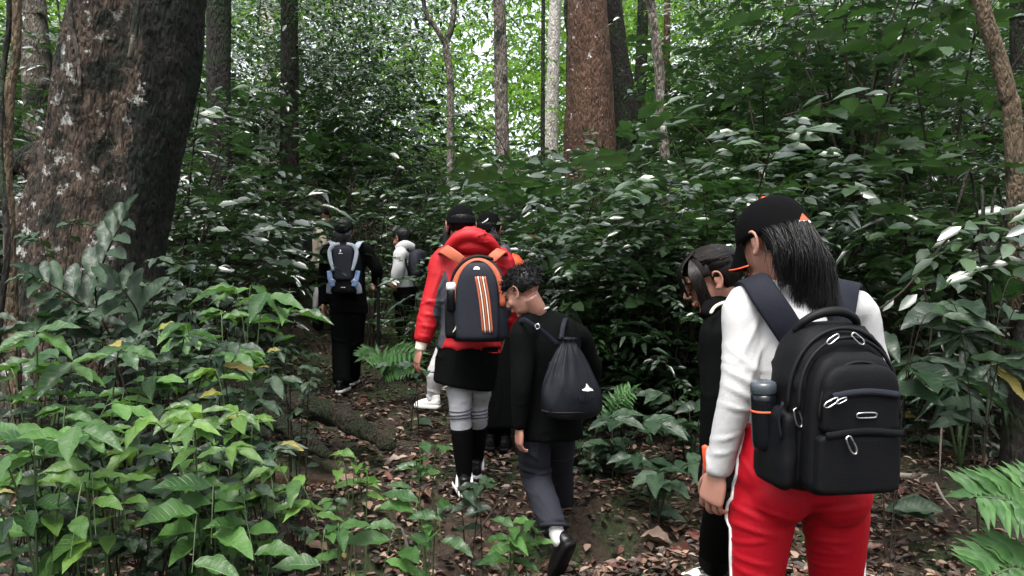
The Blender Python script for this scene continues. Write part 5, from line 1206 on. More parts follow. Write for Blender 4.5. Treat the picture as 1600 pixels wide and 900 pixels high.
# ---- her backpack --------------------------------------------------------------------------
def rbox(w, d, h, top_arch=.5, taper=.12, nz=26, na=40, p=4.0, bulge=.0):
    """rounded pack body: x width, y depth (back at +y), z up, arched narrower top"""
    V = []; Fc = []
    for i in range(nz + 1):
        t = i / nz; z = h * t
        k = 1 - taper * max(0, (t - .35) / .65) ** 2
        cap_ = 1.0
        if t > 1 - top_arch * .35: q = (t - (1 - top_arch * .35)) / (top_arch * .35); cap_ = math.sqrt(max(.0004, 1 - q ** 2.2))
        if t < .07: cap_ *= .86 + .14 * math.sqrt(max(0, 1 - (1 - t / .07) ** 2))
        for k2 in range(na):
            a = 2 * math.pi * k2 / na; ca, sa = math.cos(a), math.sin(a)
            x = math.copysign(abs(ca) ** (2 / p), ca) * w / 2 * k * (.45 + .55 * cap_ if t > .5 else cap_); y = math.copysign(abs(sa) ** (2 / p), sa) * d / 2 * (.30 + .70 * cap_ if t > .5 else cap_) * (1 - .25 * t * taper * 2)
            V.append((x, y - (bulge * math.sin(math.pi * min(1, t * 1.1)) if sa < 0 else 0), z))
    for i in range(nz):
        for k2 in range(na):
            a, b_ = i * na + k2, i * na + (k2 + 1) % na; Fc.append((a, b_, b_ + na, a + na))
    Fc.append(tuple(range(na - 1, -1, -1))); Fc.append(tuple(nz * na + k2 for k2 in range(na)))
    return np.array(V), Fc
def soften(VF, amp, seed, sc=(7, 7, 9)):
    V, Fc = VF; c = V.mean(0)
    N = V - c; N /= np.linalg.norm(N, axis=1)[:, None] + 1e-9
    return wrinkle(V, N, amp, sc, seed), Fc
class Pack:
    def __init__(s, name, label, loc, rz, tilt=0, cat_='backpack'):
        s.e = empty(name, Vector(loc), label, cat_); s.e.rotation_euler = (tilt, 0, rz); s.M = Matrix.Translation(Vector(loc)) @ s.e.rotation_euler.to_matrix().to_4x4(); s.I = np.array(s.M.inverted())
    def add(s, name, VF, mat, parent=None, sm=True):
        return link(name, mesh_np(name, VF[0], VF[1], sm, MATS[mat]), parent or s.e)
    def world(s, pts): return [(s.I @ np.array((p[0], p[1], p[2], 1)))[:3] for p in pts]
    def addw(s, name, VF, mat, parent=None):
        V = np.asarray(VF[0]); V4 = np.concatenate([V, np.ones((len(V), 1))], 1) @ s.I.T; return s.add(name, (V4[:, :3], VF[1]), mat, parent)
def pull(P, x, y, z, ang, ln, par, nm='zipper_pull', mat='metal_silver'):
    a = math.radians(ang); d = np.array((math.sin(a), 0, -math.cos(a))); s = np.array((d[2], 0, -d[0])); o = np.array((x, y, z)); r = ln * .16
    L = [o + s * r * .7, o + d * ln * .35 + s * r, o + d * ln * .8 + s * r, o + d * ln, o + d * ln * .8 - s * r, o + d * ln * .35 - s * r, o - s * r * .7, o + s * r * .7]
    P.add(nm, tube([q + np.array((0, -.004, 0)) for q in L], [ln * .052] * len(L), sides=6, n=3), mat, par)
BP = Pack('black_backpack', 'large black backpack with silver zips worn over the white shirt', at(1287, 752, 1.82), math.radians(9), math.radians(3))
main = BP.add('main_compartment', soften(rbox(.262, .172, .392, .75, .20, p=3.6, bulge=.012), .009, 3), 'pack_black')
def panel(w, h, z0, depth, y, arch=.5, nz=20, p=5, taper=.10):
    V, Fc = rbox(w, depth, h, arch, taper, nz, 40, p); V = V + np.array((0, y, z0)); return V, Fc
fp = BP.add('front_pocket', soften(panel(.222, .325, .008, .075, -.092, .8, p=4.5, taper=.14), .004, 5), 'pack_black')
up_ = BP.add('upper_pocket', soften(panel(.19, .155, .155, .05, -.125, .9, p=4.5, taper=.10), .003, 6), 'pack_black', fp)
lo_ = BP.add('lower_pocket', soften(panel(.205, .140, .016, .055, -.122, .35, p=5, taper=.02), .003, 7), 'pack_black', fp)
def arc(w, h, z0, y, k=1.0, n=18, ymid=0):
    return [np.array((math.cos(a) * w / 2, y - ymid * math.sin(a), z0 + max(0, math.sin(a)) ** .8 * h * k)) for a in np.linspace(math.pi, 0, n)]
for z0, w, h, y, r_ in ((.20, .252, .165, -.092, .0045), (.185, .20, .130, -.134, .0035)):
    BP.add('zipper', tube(arc(w, h, z0, y, 1, ymid=-.012 if z0 > .19 else -.006), [r_] * 18, sides=8, n=2), 'rubber_black', fp)
BP.add('zipper', tube([np.array((x, -.1505 + .0 * x, .236 + .010 * math.cos(x * 18))) for x in np.linspace(-.078, .082, 12)], [.0042] * 12, sides=8, n=2), 'rubber_black', up_)
BP.add('pocket_lip', ribbon([np.array((x, -.1525, .243 + .010 * math.cos(x * 18))) for x in np.linspace(-.080, .085, 10)], [.012] * 10, .004, np.array((0, .3, 1.0)), 2), 'pack_navy', up_)
BP.add('zipper', tube([np.array((x, -.1505, .151 + .006 * math.cos(x * 22))) for x in np.linspace(-.092, .094, 12)], [.0042] * 12, sides=8, n=2), 'rubber_black', lo_)
BP.add('pocket_lip', ribbon([np.array((x, -.153, .158 + .006 * math.cos(x * 22))) for x in np.linspace(-.094, .096, 10)], [.012] * 10, .004, np.array((0, .3, 1.0)), 2), 'pack_black', lo_)
BP.add('emblem_plate', tube([np.array(p) for p in ((-.022, -.154, .196), (-.018, -.156, .204), (.022, -.156, .204), (.026, -.154, .196), (.020, -.154, .193), (-.016, -.154, .193), (-.022, -.154, .196))], [.0022] * 7, sides=6, n=3), 'metal_silver', up_)
pull(BP, -.072, -.154, .238, -62, .036, up_); pull(BP, -.052, -.155, .239, -68, .026, up_); pull(BP, -.046, -.156, .152, 28, .044, lo_)
pull(BP, -.030, -.084, .372, -55, .034, main); pull(BP, .006, -.084, .374, 52, .038, main); pull(BP, -.126, -.075, .200, 18, .045, main)
BP.add('zipper', tube(arc(.272, .19, .195, -.062, 1, ymid=.0), [.005] * 18, sides=8, n=2), 'rubber_black', main)
BP.add('handle', tube([np.array(p) for p in ((-.085, .005, .372), (-.070, -.012, .398), (-.030, -.022, .418), (.020, -.022, .420), (.062, -.012, .402), (.080, .005, .376))], [.009, .010, .0115, .0115, .010, .009], sides=10, n=5), 'rubber_black')
for sg in (-1, 1):
    V, Fc = rbox(.045, .155, .185, .3, .02, 14, 28, 3.2); V = V @ np.array(((1, 0, 0), (0, 1, 0), (0, 0, 1))) + np.array((sg * .136, -.004, .010)); BP.add('side_pocket', soften((V, Fc), .006, 8 + sg), 'pack_black')
BP.add('side_buckle', ribbon([np.array((-.156, -.075, .215)), np.array((-.163, -.07, .18)), np.array((-.156, -.072, .13))], [.018, .018, .016], .005, np.array((.4, 1, 0)), 4), 'strap_navy')
J, wb = WOMAN
for S, pts, n_ in (('L', [AT(1252, 548, 1.90), AT(1222, 500, 1.895), AT(1196, 462, 1.91), AT(1178, 437, 1.955), AT(1166, 446, 2.05), AT(1166, 500, 2.10)], 1), ('R', [AT(1298, 545, 1.92), AT(1309, 505, 1.92), AT(1316, 470, 1.94), AT(1322, 444, 1.985), AT(1328, 450, 2.10), AT(1330, 500, 2.16)], 1)):
    BP.addw('shoulder_strap', ribbon(pts, [.070, .074, .074, .070, .066, .06], .014, [np.array((.9, -.1, .35 if S == 'L' else -.2))] * 6, 6), 'strap_navy')
# water bottle in the side pocket
bo = at(1196, 700, 1.80); be = empty('water_bottle', bo, 'dark water bottle with grey lid and thin orange ring in the backpack side pocket', 'bottle'); be.rotation_euler = (math.radians(3), math.radians(-3), 0)
def lathe(prof, n=28):
    V = [(r * math.cos(2 * math.pi * k / n), r * math.sin(2 * math.pi * k / n), z) for r, z in prof for k in range(n)]; Fc = [(j * n + k, j * n + (k + 1) % n, (j + 1) * n + (k + 1) % n, (j + 1) * n + k) for j in range(len(prof) - 1) for k in range(n)]
    return np.array(V), Fc + [tuple(range(n - 1, -1, -1)), tuple((len(prof) - 1) * n + k for k in range(n))]
link('bottle_body', mesh_np('bottle_body', *lathe([(.026, 0), (.030, .004), (.031, .02), (.031, .12), (.030, .135)]), True, MATS['bottle_dark']), be)
link('ring', mesh_np('ring', *lathe([(.0305, .0905), (.0325, .0915), (.0325, .0955), (.0305, .0965)]), True, MATS['trim_orange']), be)
lid = link('lid', mesh_np('lid', *lathe([(.0305, .136), (.0318, .138), (.0318, .156), (.029, .162), (.022, .165), (.012, .163)]), True, MATS['bottle_lid']), be)

# ---- girl in black jacket beside her --------------------------------------------------------
GJ = dict(hip=AT(1160, 765, 2.62), waist=AT(1160, 660, 2.62), chest=AT(1158, 570, 2.62), neck=AT(1142, 490, 2.64), head=AT(1113, 437, 2.62), right=nrmz((.86, .5, 0)),
          shL=AT(1122, 518, 2.52), shR=AT(1196, 518, 2.74), elL=AT(1119, 620, 2.5), wrL=AT(1112, 715, 2.52), elR=AT(1215, 620, 2.8), wrR=AT(1200, 700, 2.9),
          hiL=AT(1142, 775, 2.58), knL=AT(1122, 845, 2.86), anL=AT(1116, 882, 3.18), hiR=AT(1180, 775, 2.68), knR=AT(1180, 920, 2.70), anR=AT(1180, 1050, 2.66))
e, base, J, M, W = make_person('girl in black jacket with brown fringe and ponytail walking beside the woman in red trousers', GJ, .95, (-.90, .10, -.40), hv=.005, headv=.0036)
eyes_mouth(e, base, W, M, .95)
V, Fc = top_cloth(J, AT(1158, 745, 2.62), hipw=.165, waistw=.15, chestw=.165, depth=.12, cuff=.042, upper=.058, fore=.048, seed=12, amp=.006); put('jacket', (V, Fc), 'cloth_black', e, base)
V, Fc = bottoms(J, AT(1160, 735, 2.62), hipw=.165, thigh=.085, knee=.072, ankle=.062, seed=13); put('trousers', (V, Fc), 'cloth_black', e, base)
# collar with a cream edge, orange cuff lining
cl = [AT(1104, 486, 2.50), AT(1112, 472, 2.53), AT(1128, 467, 2.56), AT(1150, 466, 2.60), AT(1168, 472, 2.64)]
put('collar', tube([p + np.array((.005, .02, -.012)) for p in cl], [(.022, .016), (.030, .02), (.032, .022), (.032, .02), (.028, .018)], sides=12, n=5), 'cloth_black', e, base)
put('collar_edge', tube([p + np.array((-.002, -.012, -.004)) for p in (AT(1110, 487, 2.47), AT(1117, 477, 2.49), AT(1130, 471, 2.51), AT(1142, 470, 2.53))], [.0055] * 4, sides=8, n=5), 'trim_cream', e, base)
put('cuff_lining', tube([AT(1103, 697, 2.49), AT(1104, 712, 2.49), AT(1103, 738, 2.50)], [.014, .014, .008], sides=10, n=4), 'trim_orange', e, base)
HG = lambda p: (p[2] > -.055 and p[1] < -.026) or (p[2] > .024) or (p[2] > -.002 and p[1] < .012)
put('hair', hair_shell(W, M, .95, HG, 1.15, 5, .03), 'hair_brown', e, base)
lines = []
for i in range(900):            # fringe, side locks and hair swept back to the tie
    a = RH.random()
    if a < .48:
        x = RH.uniform(-.066, .066); L = [W((x * .5, .02, .126)), W((x * .95, .088, .088)), W((x * 1.05, .110, .045)), W((x * 1.08 + RH.normal(0, .004), .112, .004 - RH.random() * .028))]
    elif a < .68:
        sg = -1 if RH.random() < .7 else 1; yl = RH.uniform(.040, .082); L = [W((sg * .03, .05, .108)), W((sg * .076, yl, .05)), W((sg * (.079 + RH.normal(0, .002)), yl, -.02)), W((sg * .070, yl + .004 + RH.normal(0, .006), -.075 - RH.random() * .04))]
    else:
        th = RH.uniform(-1.5, 1.5); L = [W((math.sin(th) * .080, .045 - abs(th) * .02, .03 + math.cos(th) * .094)), W((math.sin(th) * .092, -.03, .025 + math.cos(th) * .099)), W((math.sin(th) * .060, -.098, .03 + math.cos(th) * .06)), W((RH.normal(0, .006), -.108, .028 + RH.normal(0, .006)))]
    lines.append(catmull(L, 4))
put('hair_locks', strands(lines, .0026, .0010), 'hair_brown', e, base)
lines = [catmull([W((RH.normal(0, .006), -.106, .03)), W((RH.normal(0, .014), -.128, .022)), W((RH.normal(0, .020), -.142 + RH.normal(0, .008), -.02)), W((RH.normal(0, .02), -.140 + RH.normal(0, .012), -.062 - RH.random() * .02))], 4) for i in range(150)]
put('ponytail', strands(lines, .0030, .0008), 'hair_bleached', e, base)
put('hair_clip', tube([W((-.018, -.112, .035)), W((-.022, -.118, .01)), W((0, -.124, .035)), W((.02, -.116, .045))], [.006, .007, .006, .005], sides=8, n=4), 'logo_white', e, base)
shoe(e, base, (J['anL'][0] + .03, J['anL'][1] - .03, J['anL'][2] - .075), (J['anL'][0] - .17, J['anL'][1] - .02, J['anL'][2] - .085), upper='sole_white'); shoe(e, base, (J['anR'][0], J['anR'][1] - .06, ground(J['anR'][0], J['anR'][1]) + .01), (J['anR'][0] - .1, J['anR'][1] + .14, ground(J['anR'][0], J['anR'][1] + .1) + .01), upper='sole_white')

# ---- boy in black with drawstring bag --------------------------------------------------------
BJ = dict(hip=AT(850, 662, 3.72), waist=AT(856, 610, 3.72), chest=AT(858, 545, 3.70), neck=AT(838, 490, 3.66), head=AT(817, 456, 3.62), right=nrmz((.93, .36, 0)),
          shL=AT(818, 518, 3.58), shR=AT(903, 525, 3.82), elL=AT(815, 600, 3.54), wrL=AT(812, 668, 3.56), elR=AT(926, 580, 3.96), wrR=AT(895, 640, 4.08),
          hiL=AT(832, 672, 3.68), knL=AT(838, 748, 3.74), anL=AT(866, 826, 3.42), hiR=AT(872, 670, 3.78), knR=AT(873, 735, 3.98), anR=AT(880, 792, 4.12))
e, base, J, M, W = make_person('boy in black sweater and charcoal trousers looking down, one heel raised behind him', BJ, .95, (-.72, .42, -.50), hand_kw={'L': dict(palm=(.8, .4, 0), thumb=(.4, .9, 0), curl=(20, 32, 26))}, hv=.0042, headv=.0040, skin='skin_light')
eyes_mouth(e, base, W, M, .95)
V, Fc = top_cloth(J, AT(858, 676, 3.72), hipw=.178, waistw=.17, chestw=.168, depth=.140, cuff=.036, upper=.060, fore=.046, seed=22, amp=.006, collar=.055); put('sweater', (V, Fc), 'cloth_black', e, base)
put('collar', tube([J['neck'] + np.array((math.cos(a) * .062 - .002, math.sin(a) * .058, .012 + .018 * math.cos(a))) for a in np.linspace(0, 2 * math.pi, 17)], [.0055] * 17, sides=8, n=2), 'cloth_white', e, base)
V, Fc = bottoms(J, AT(850, 635, 3.72), hipw=.155, depth=.120, thigh=.090, knee=.076, ankle=.062, seed=23, amp=.011, front=3.80, fold=[(AT(*a, 3.6), AT(*b, 3.6), k) for a, b, k in (((812, 738), (862, 748), 1.4), ((816, 752), (868, 742), 1.2), ((818, 772), (862, 766), 1.1), ((828, 790), (872, 800), 1.2), ((840, 812), (880, 806), 1.1), ((815, 700), (845, 722), 1.2), ((845, 680), (838, 720), 1.2), ((838, 766), (866, 790), 1.0))]); put('trousers', (V, Fc), 'cloth_charcoal', e, base)
put('cuff_hem', tube([J['anL'] + np.array((math.cos(a) * .060, math.sin(a) * .052, .012 - .026 * math.sin(a))) for a in np.linspace(0, 2 * math.pi, 17)], [.010] * 17, sides=8, n=2), 'cloth_charcoal', e, base)
for nm, a_, b_ in (('sock', AT(866, 822, 3.42), AT(876, 850, 3.37)),): put(nm, tube([a_, (a_ + b_) / 2, b_], [.036, .037, .034], sides=14, n=4), 'cloth_white', e, base)
shoe(e, base, AT(894, 852, 3.32), AT(866, 912, 3.47), up=nrmz((-.55, .75, .36)), sole='rubber_black', w=.045); shoe(e, base, AT(885, 812, 4.08), AT(872, 806, 4.32), sole='rubber_black')
HB = lambda p: (p[2] > -.018 and p[1] < -.020) or (p[2] > .040) or (p[2] > .005 and p[1] < .008)
put('hair', hair_shell(W, M, .95, HB, 1.14, 8, .05, 40), 'hair_black', e, base)
lines = []
for i in range(2600):            # short curly tufts
    d = RH.normal(0, 1, 3); d /= np.linalg.norm(d); p = np.array((0, -.016, .030)) + d * np.array((.083, .106, .092))
    if not HB(p) or p[2] < .012 and RH.random() < .6: continue
    q = d * RH.uniform(.006, .013) * (1.0 if p[2] > .05 else .4); tw = RH.normal(0, .007, 3)
    lines.append([W(p), W(p + q * .8 + tw * .5), W(p + q + tw * 1.3 + RH.normal(0, .003, 3)), W(p + q * .4 + tw * 1.9)])
put('curls', strands(lines, .0022, .0012), 'hair_black', e, base)
BOY = (J, base)
# drawstring bag
DB = Pack('drawstring_bag', 'dark nylon drawstring bag with small white bird mark on the boy\'s back', at(893, 652, 3.50), math.radians(20), math.radians(4), 'bag')
prof = [(.0, .10, .055), (.02, .145, .078), (.06, .155, .088), (.12, .150, .088), (.18, .128, .078), (.24, .098, .062), (.30, .066, .046), (.335, .042, .034), (.355, .034, .028), (.375, .046, .034)]
V = []; Fc = []; na = 72
full = catmull([np.array(p) for p in prof], 4)
for z, a_, b_ in full:
    for k in range(na):
        th = 2 * math.pi * k / na; pl = 1 + .10 * smooth(.10, .34, z) * math.sin(th * 15 + 2 * math.sin(th * 2)) + .02 * math.sin(th * 5 + z * 30)
        V.append((math.cos(th) * a_ * pl - .10 * (z - .1) * .6, math.sin(th) * b_ * pl + z * .10, z))
for i in range(len(full) - 1):
    for k in range(na): a_, b_ = i * na + k, i * na + (k + 1) % na; Fc.append((a_, b_, b_ + na, a_ + na))
Fc.append(tuple(range(na - 1, -1, -1))); Fc.append(tuple((len(full) - 1) * na + k for k in range(na)))
sack = DB.add('sack', soften((np.array(V), Fc), .008, 4, (12, 12, 10)), 'nylon_dark')
DB.add('bottom_seam', tube([np.array((math.cos(a) * .150, math.sin(a) * .083 + .006, .040)) for a in np.linspace(math.pi, 2 * math.pi, 15)], [.006] * 15, sides=8, n=2), 'rubber_black', sack)
def bag_patch(nm, poly, mat, y=-.094):
    k = len(poly); Vv = [np.array((x, y + .35 * (x - .05) ** 2 + .06 * (z - .1), z)) for x, z in poly] + [np.array((x, y + .012 + .35 * (x - .05) ** 2, z)) for x, z in poly]
    DB.add(nm, (np.array(Vv), [tuple(range(k)), tuple(range(2 * k - 1, k - 1, -1))] + [(i, (i + 1) % k, k + (i + 1) % k, k + i) for i in range(k)]), mat, sack, False)
bag_patch('bird_mark', [(.010, .148), (.022, .152), (.030, .158), (.032, .176), (.040, .166), (.046, .158), (.060, .150), (.066, .142), (.050, .143), (.040, .140), (.026, .143), (.014, .144)], 'logo_white')
for i, x in enumerate((.0, .016, .032, .046, .060, .074)): bag_patch('mark_letter', [(x - .004, .096), (x + .004, .096), (x + .003, .116), (x - .003, .116)], 'strap_navy', -.0965)
J, bb = BOY
DB.addw('strap', ribbon([AT(872, 540, 3.49), AT(852, 522, 3.48), AT(832, 508, 3.47), AT(818, 500, 3.50), AT(808, 505, 3.60)], [.024] * 5, .007, np.array((.3, -.3, 1.0)), 6), 'strap_navy')
DB.addw('strap', ribbon([AT(876, 538, 3.50), AT(878, 520, 3.52), AT(881, 505, 3.56), AT(884, 497, 3.66)], [.022] * 4, .007, np.array((1.0, .2, 0)), 6), 'strap_navy')
DB.addw('buckle', tube([AT(836, 508, 3.46), AT(841, 506, 3.455), AT(843, 512, 3.455), AT(838, 514, 3.46), AT(836, 508, 3.46)], [.003] * 5, sides=6, n=3), 'metal_silver')

# ---- hiker in the red jacket -----------------------------------------------------------------
RJ = dict(hip=AT(732, 556, 4.2), waist=AT(735, 500, 4.2), chest=AT(736, 445, 4.2), neck=AT(730, 388, 4.22), head=AT(720, 354, 4.26), right=np.array((1.0, .04, 0)),
          shL=AT(693, 405, 4.2), shR=AT(782, 405, 4.22), elL=AT(675, 475, 4.18), wrL=AT(657, 545, 4.16), elR=AT(800, 475, 4.28), wrR=AT(785, 530, 4.42),
          hiL=AT(716, 570, 4.2), knL=AT(719, 640, 4.18), anL=AT(726, 748, 4.22), hiR=AT(750, 570, 4.22), knR=AT(746, 640, 4.32), anR=AT(744, 722, 4.48))
e, base, J, M, W = make_person('hiker in red and grey hooded jacket, black skirt and grey leggings, black cap', RJ, .95, (-.2, .93, -.25), hand_kw={'L': dict(palm=(.7, .4, 0), thumb=(.3, .9, 0), curl=(14, 26, 20))}, hv=.0045, headv=.005)
V, Fc = top_cloth(J, AT(733, 538, 4.2), hipw=.185, waistw=.165, chestw=.178, depth=.13, cuff=.052, upper=.066, fore=.062, seed=31, amp=.010, shoulder=.055, wr_t=.82, front=4.3, fold=[(AT(*a, 4.1), AT(*b, 4.1), k) for a, b, k in (((690, 420), (672, 470), 1.4), ((698, 430), (680, 462), 1.2), ((662, 468), (688, 480), 1.3), ((658, 490), (684, 494), 1.2), ((655, 508), (680, 512), 1.2), ((654, 525), (672, 528), 1.1), ((800, 430), (790, 470), 1.2), ((690, 524), (730, 534), 1.2))]); 
Fl = np.array(flist(Fc)); cx = V[Fl].mean(1); pp = np.stack([800 + cx[:, 0] * F / cx[:, 1], 450 - (cx[:, 2] - CAM_Z) * F / cx[:, 1]], 1)
lo_x = np.interp(pp[:, 1], [425, 450, 490, 500, 545], [694, 684, 676, 682, 678]); hi_x = np.interp(pp[:, 1], [425, 450, 500, 545], [697, 704, 706, 690])
grey = (pp[:, 1] > 424) & (pp[:, 0] > lo_x) & (pp[:, 0] < hi_x); mir = cx.copy(); grey |= (pp[:, 1] > 424) & (pp[:, 0] < 1476 - lo_x) & (pp[:, 0] > 1476 - hi_x)
put('jacket', (V, Fl[~grey]), 'jacket_red', e, base); put('side_panel', (V, Fl[grey]), 'jacket_grey', e, base)
put('arm_sleeve', tube([J['elL'] + (J['wrL'] - J['elL']) * t for t in (.78, .9, 1.02)], [.037, .034, .031], sides=14, n=4), 'trim_cream', e, base)
hd = [tube([AT(700, 388, 4.12), AT(716, 372, 4.10), AT(738, 368, 4.09), AT(762, 376, 4.11), AT(778, 391, 4.15)], [(.03, .022), (.036, .030), (.038, .032), (.036, .030), (.024, .02)], sides=14, n=5), tube([AT(706, 372, 4.2), AT(726, 362, 4.15), AT(750, 363, 4.16), AT(768, 376, 4.2)], [.016, .022, .022, .016], sides=12, n=5), tube([AT(696, 390, 4.2), AT(735, 384, 4.13), AT(780, 394, 4.2)], [.03, .05, .03], sides=12, n=5)]
V, Fc, N = remesh(hd, .008, 3); V = wrinkle(V, N, .012, (9, 9, 20), 5); put('hood', (V, Fc), 'jacket_red', e, base)
sk = [tube([AT(733, 522, 4.2), AT(731, 560, 4.2), AT(724, 603, 4.2)], [(.165, .12), (.178, .135), (.176, .14)], right=J['right'], sides=26, n=6, flat=True)]
V, Fc, N = remesh(sk, .010, 2); V = wrinkle(V, N, .008, (12, 12, 4), 6); put('skirt', (V, Fc), 'cloth_black', e, base)
for S in 'LR':
    h, k_, a_ = J['hi' + S], J['kn' + S], J['an' + S]
    leg = tube([h * .5 + k_ * .5, k_ + np.array((0, 0, .04)), k_ - np.array((0, 0, .03)), k_ * .72 + a_ * .28], [.078, .066, .060, .060], sides=20, n=7); Vn, Fn, Nn = remesh([leg], .007, 3); Vn = wrinkle(Vn, Nn, .004, (4, 4, 60), 3); put('legging', (Vn, Fn), 'cloth_grey', e, base)
    for q in (.02, .045, .065): 
        c0 = k_ - np.array((0, 0, q - .02)); put('fold_band', tube([c0 + np.array((math.cos(a) * .0625, math.sin(a) * .0625, .006 * math.sin(a + q * 40))) for a in np.linspace(0, 2 * math.pi, 17)], [.0035] * 17, sides=6, n=2), 'jacket_grey', e, base)
    put('sock', tube([k_ * .74 + a_ * .26, k_ * .45 + a_ * .55, a_], [.063, .056, .042], sides=18, n=6), 'cloth_black', e, base)
    gz = a_[2] - .085; sh_ = shoe(e, base, (a_[0] + .01, a_[1] - .09, gz), (a_[0] - .05, a_[1] + .15, gz + .02))
    for sg in (-1, 1): put('shoe_stripe', tube([a_ + np.array((sg * .040, -.05, -.035)), a_ + np.array((sg * .042, -.02, .0)), a_ + np.array((sg * .036, .0, .05))], [.009, .008, .005], sides=6, n=4), 'sole_white', sh_, base)
cap_parts(e, base, W, M, .95, back=.035)
put('hair', hair_shell(W, M, .95, lambda p: p[2] > -.06 and p[1] < -.02 and p[2] < .04, 1.10, 4, .03), 'hair_black', e, base)
lines = [catmull([W((-.070 + RH.normal(0, .004), .02, .04)), W((-.092 + RH.normal(0, .006), .015, -.03)), W((-.094 + RH.normal(0, .008), .02, -.10)), W((-.088 + RH.normal(0, .010), .02, -.16 - RH.random() * .04))], 4) for i in range(70)]
put('side_lock', strands(lines, .0035, .001), 'hair_black', e, base)
# its backpack
RB = Pack('orange_trimmed_backpack', 'dark grey backpack with orange edging and three stripes on the red jacket', at(749, 532, 3.96), math.radians(-4), math.radians(2))
mn = RB.add('main_compartment', soften(rbox(.30, .17, .435, .8, .30, p=3.2, bulge=.015), .007, 9), 'pack_navy')
RB.add('front_panel', soften(panel(.225, .405, .012, .07, -.088, .9, p=3.2, taper=.30), .004, 10), 'pack_navy', mn)
RB.add('edge_band', tube(arc(.252, .23, .19, -.070, 1, 22, -.012), [(.022, .014)] * 22, sides=10, n=2), 'pack_orange', mn)
RB.add('zipper', tube(arc(.225, .235, .19, -.092, 1, 22, -.016), [.004] * 22, sides=6, n=2), 'rubber_black', mn)
RB.add('handle', tube([np.array(p) for p in ((-.146, -.03, .18), (-.146, -.045, .27), (-.125, -.055, .36), (-.07, -.055, .425), (.0, -.045, .450), (.075, -.03, .435))], [.010] * 6, sides=8, n=5), 'rubber_black')
for x in (.022, .046, .070): RB.add('stripe', ribbon([np.array((x - .026, -.118 - .006, .345)), np.array((x - .008, -.130, .25)), np.array((x + .004, -.131, .15)), np.array((x + .012, -.128, .055))], [.0095] * 4, .003, np.array((1.0, 0, 0)), 6), 'pack_orange')
for x in (.034, .058): RB.add('stripe_gap', ribbon([np.array((x - .026, -.119 - .006, .345)), np.array((x - .008, -.131, .25)), np.array((x + .004, -.132, .15)), np.array((x + .012, -.129, .055))], [.006] * 4, .003, np.array((1.0, 0, 0)), 6), 'trim_cream')
V, Fc = lathe([(.002, -.004), (.017, -.004), (.020, -.002), (.018, .003)], 9); V = np.stack([V[:, 0], V[:, 2] - .108, V[:, 1] + .378], 1); RB.add('round_badge', (V, Fc), 'logo_white')
V, Fc = rbox(.075, .12, .20, .3, .02, 14, 28, 3.0); RB.add('side_pocket', soften((V + np.array((-.142, -.02, .02)), Fc), .006, 12), 'pack_black')
RB.add('pocket_piping', tube([np.array(p) for p in ((-.098, -.084, .215), (-.100, -.088, .15), (-.112, -.086, .08), (-.145, -.07, .035))], [.0035] * 4, sides=6, n=5), 'trim_cream')
for pts in ([AT(722, 408, 4.03), AT(708, 398, 4.04), AT(694, 390, 4.09), AT(688, 396, 4.2)], [AT(768, 405, 4.04), AT(778, 396, 4.05), AT(784, 392, 4.10), AT(788, 398, 4.2)]): RB.addw('shoulder_strap', ribbon(pts, [.055, .058, .058, .05], .014, np.array((.75, -.2, .6 if pts[0][0] < -.2 else -.3)), 6), 'pack_orange')
bo = at(706, 486, 3.90); be = empty('drink_bottle', bo, 'bottle with white lid in the side pocket of the orange-trimmed backpack', 'bottle')
link('bottle_body', mesh_np('bottle_body', *lathe([(.024, 0), (.028, .005), (.028, .10), (.026, .115)]), True, MATS['bottle_dark']), be); link('lid', mesh_np('lid', *lathe([(.027, .112), (.030, .115), (.030, .140), (.026, .150), (.012, .152)]), True, MATS['lid_white']), be)

# ---- hiker with orange and grey jacket just ahead ---------------------------------------------
d5 = 4.95
OJ = dict(hip=AT(778, 560, d5), waist=AT(778, 505, d5), chest=AT(778, 455, d5), neck=AT(772, 396, d5), head=AT(764, 360, d5), right=np.array((1.0, 0, 0)), shL=AT(742, 412, d5), shR=AT(806, 412, d5), elL=AT(738, 470, d5), wrL=AT(742, 530, d5 + .1), elR=AT(815, 470, d5), wrR=AT(812, 530, d5 + .1),
          hiL=AT(762, 570, d5), knL=AT(764, 630, d5), anL=AT(766, 682, d5), hiR=AT(790, 570, d5), knR=AT(788, 630, d5 + .05), anR=AT(787, 684, d5))
e, base, J, M, W = make_person('hiker in orange and grey jacket and long black coat half hidden behind the red jacket', OJ, .95, (.25, .95, -.1), hands='', headv=.006)
V, Fc = top_cloth(J, AT(778, 560, d5), hipw=.16, chestw=.16, cuff=.045, seed=41, voxel=.012); put('jacket', (V, Fc), 'jacket_orange', e, base)
put('grey_yoke', tube([AT(786, 385, d5 - .11), AT(790, 402, d5 - .125), AT(790, 440, d5 - .12)], [(.035, .03), (.045, .04), (.04, .03)], right=np.array((1.0, 0, 0)), sides=14, n=5), 'jacket_grey', e, base)
V, Fc, N = remesh([tube([AT(778, 500, d5), AT(780, 560, d5), AT(781, 664, d5)], [(.15, .13), (.165, .14), (.17, .15)], right=J['right'], sides=24, n=6, flat=True)], .012, 2); V = wrinkle(V, N, .015, (12, 12, 3), 6); put('coat_skirt', (V, Fc), 'cloth_black', e, base)
for S in 'LR': put('stocking', tube([J['kn' + S], J['an' + S]], [.055, .045], sides=12, n=3), 'cloth_black', e, base); shoe(e, base, J['an' + S] + np.array((0, -.08, -.08)), J['an' + S] + np.array((.02, .16, -.07)), sole='rubber_black', laces=False)
c = cap_parts(e, base, W, M, .95, brim=True, back=.04)
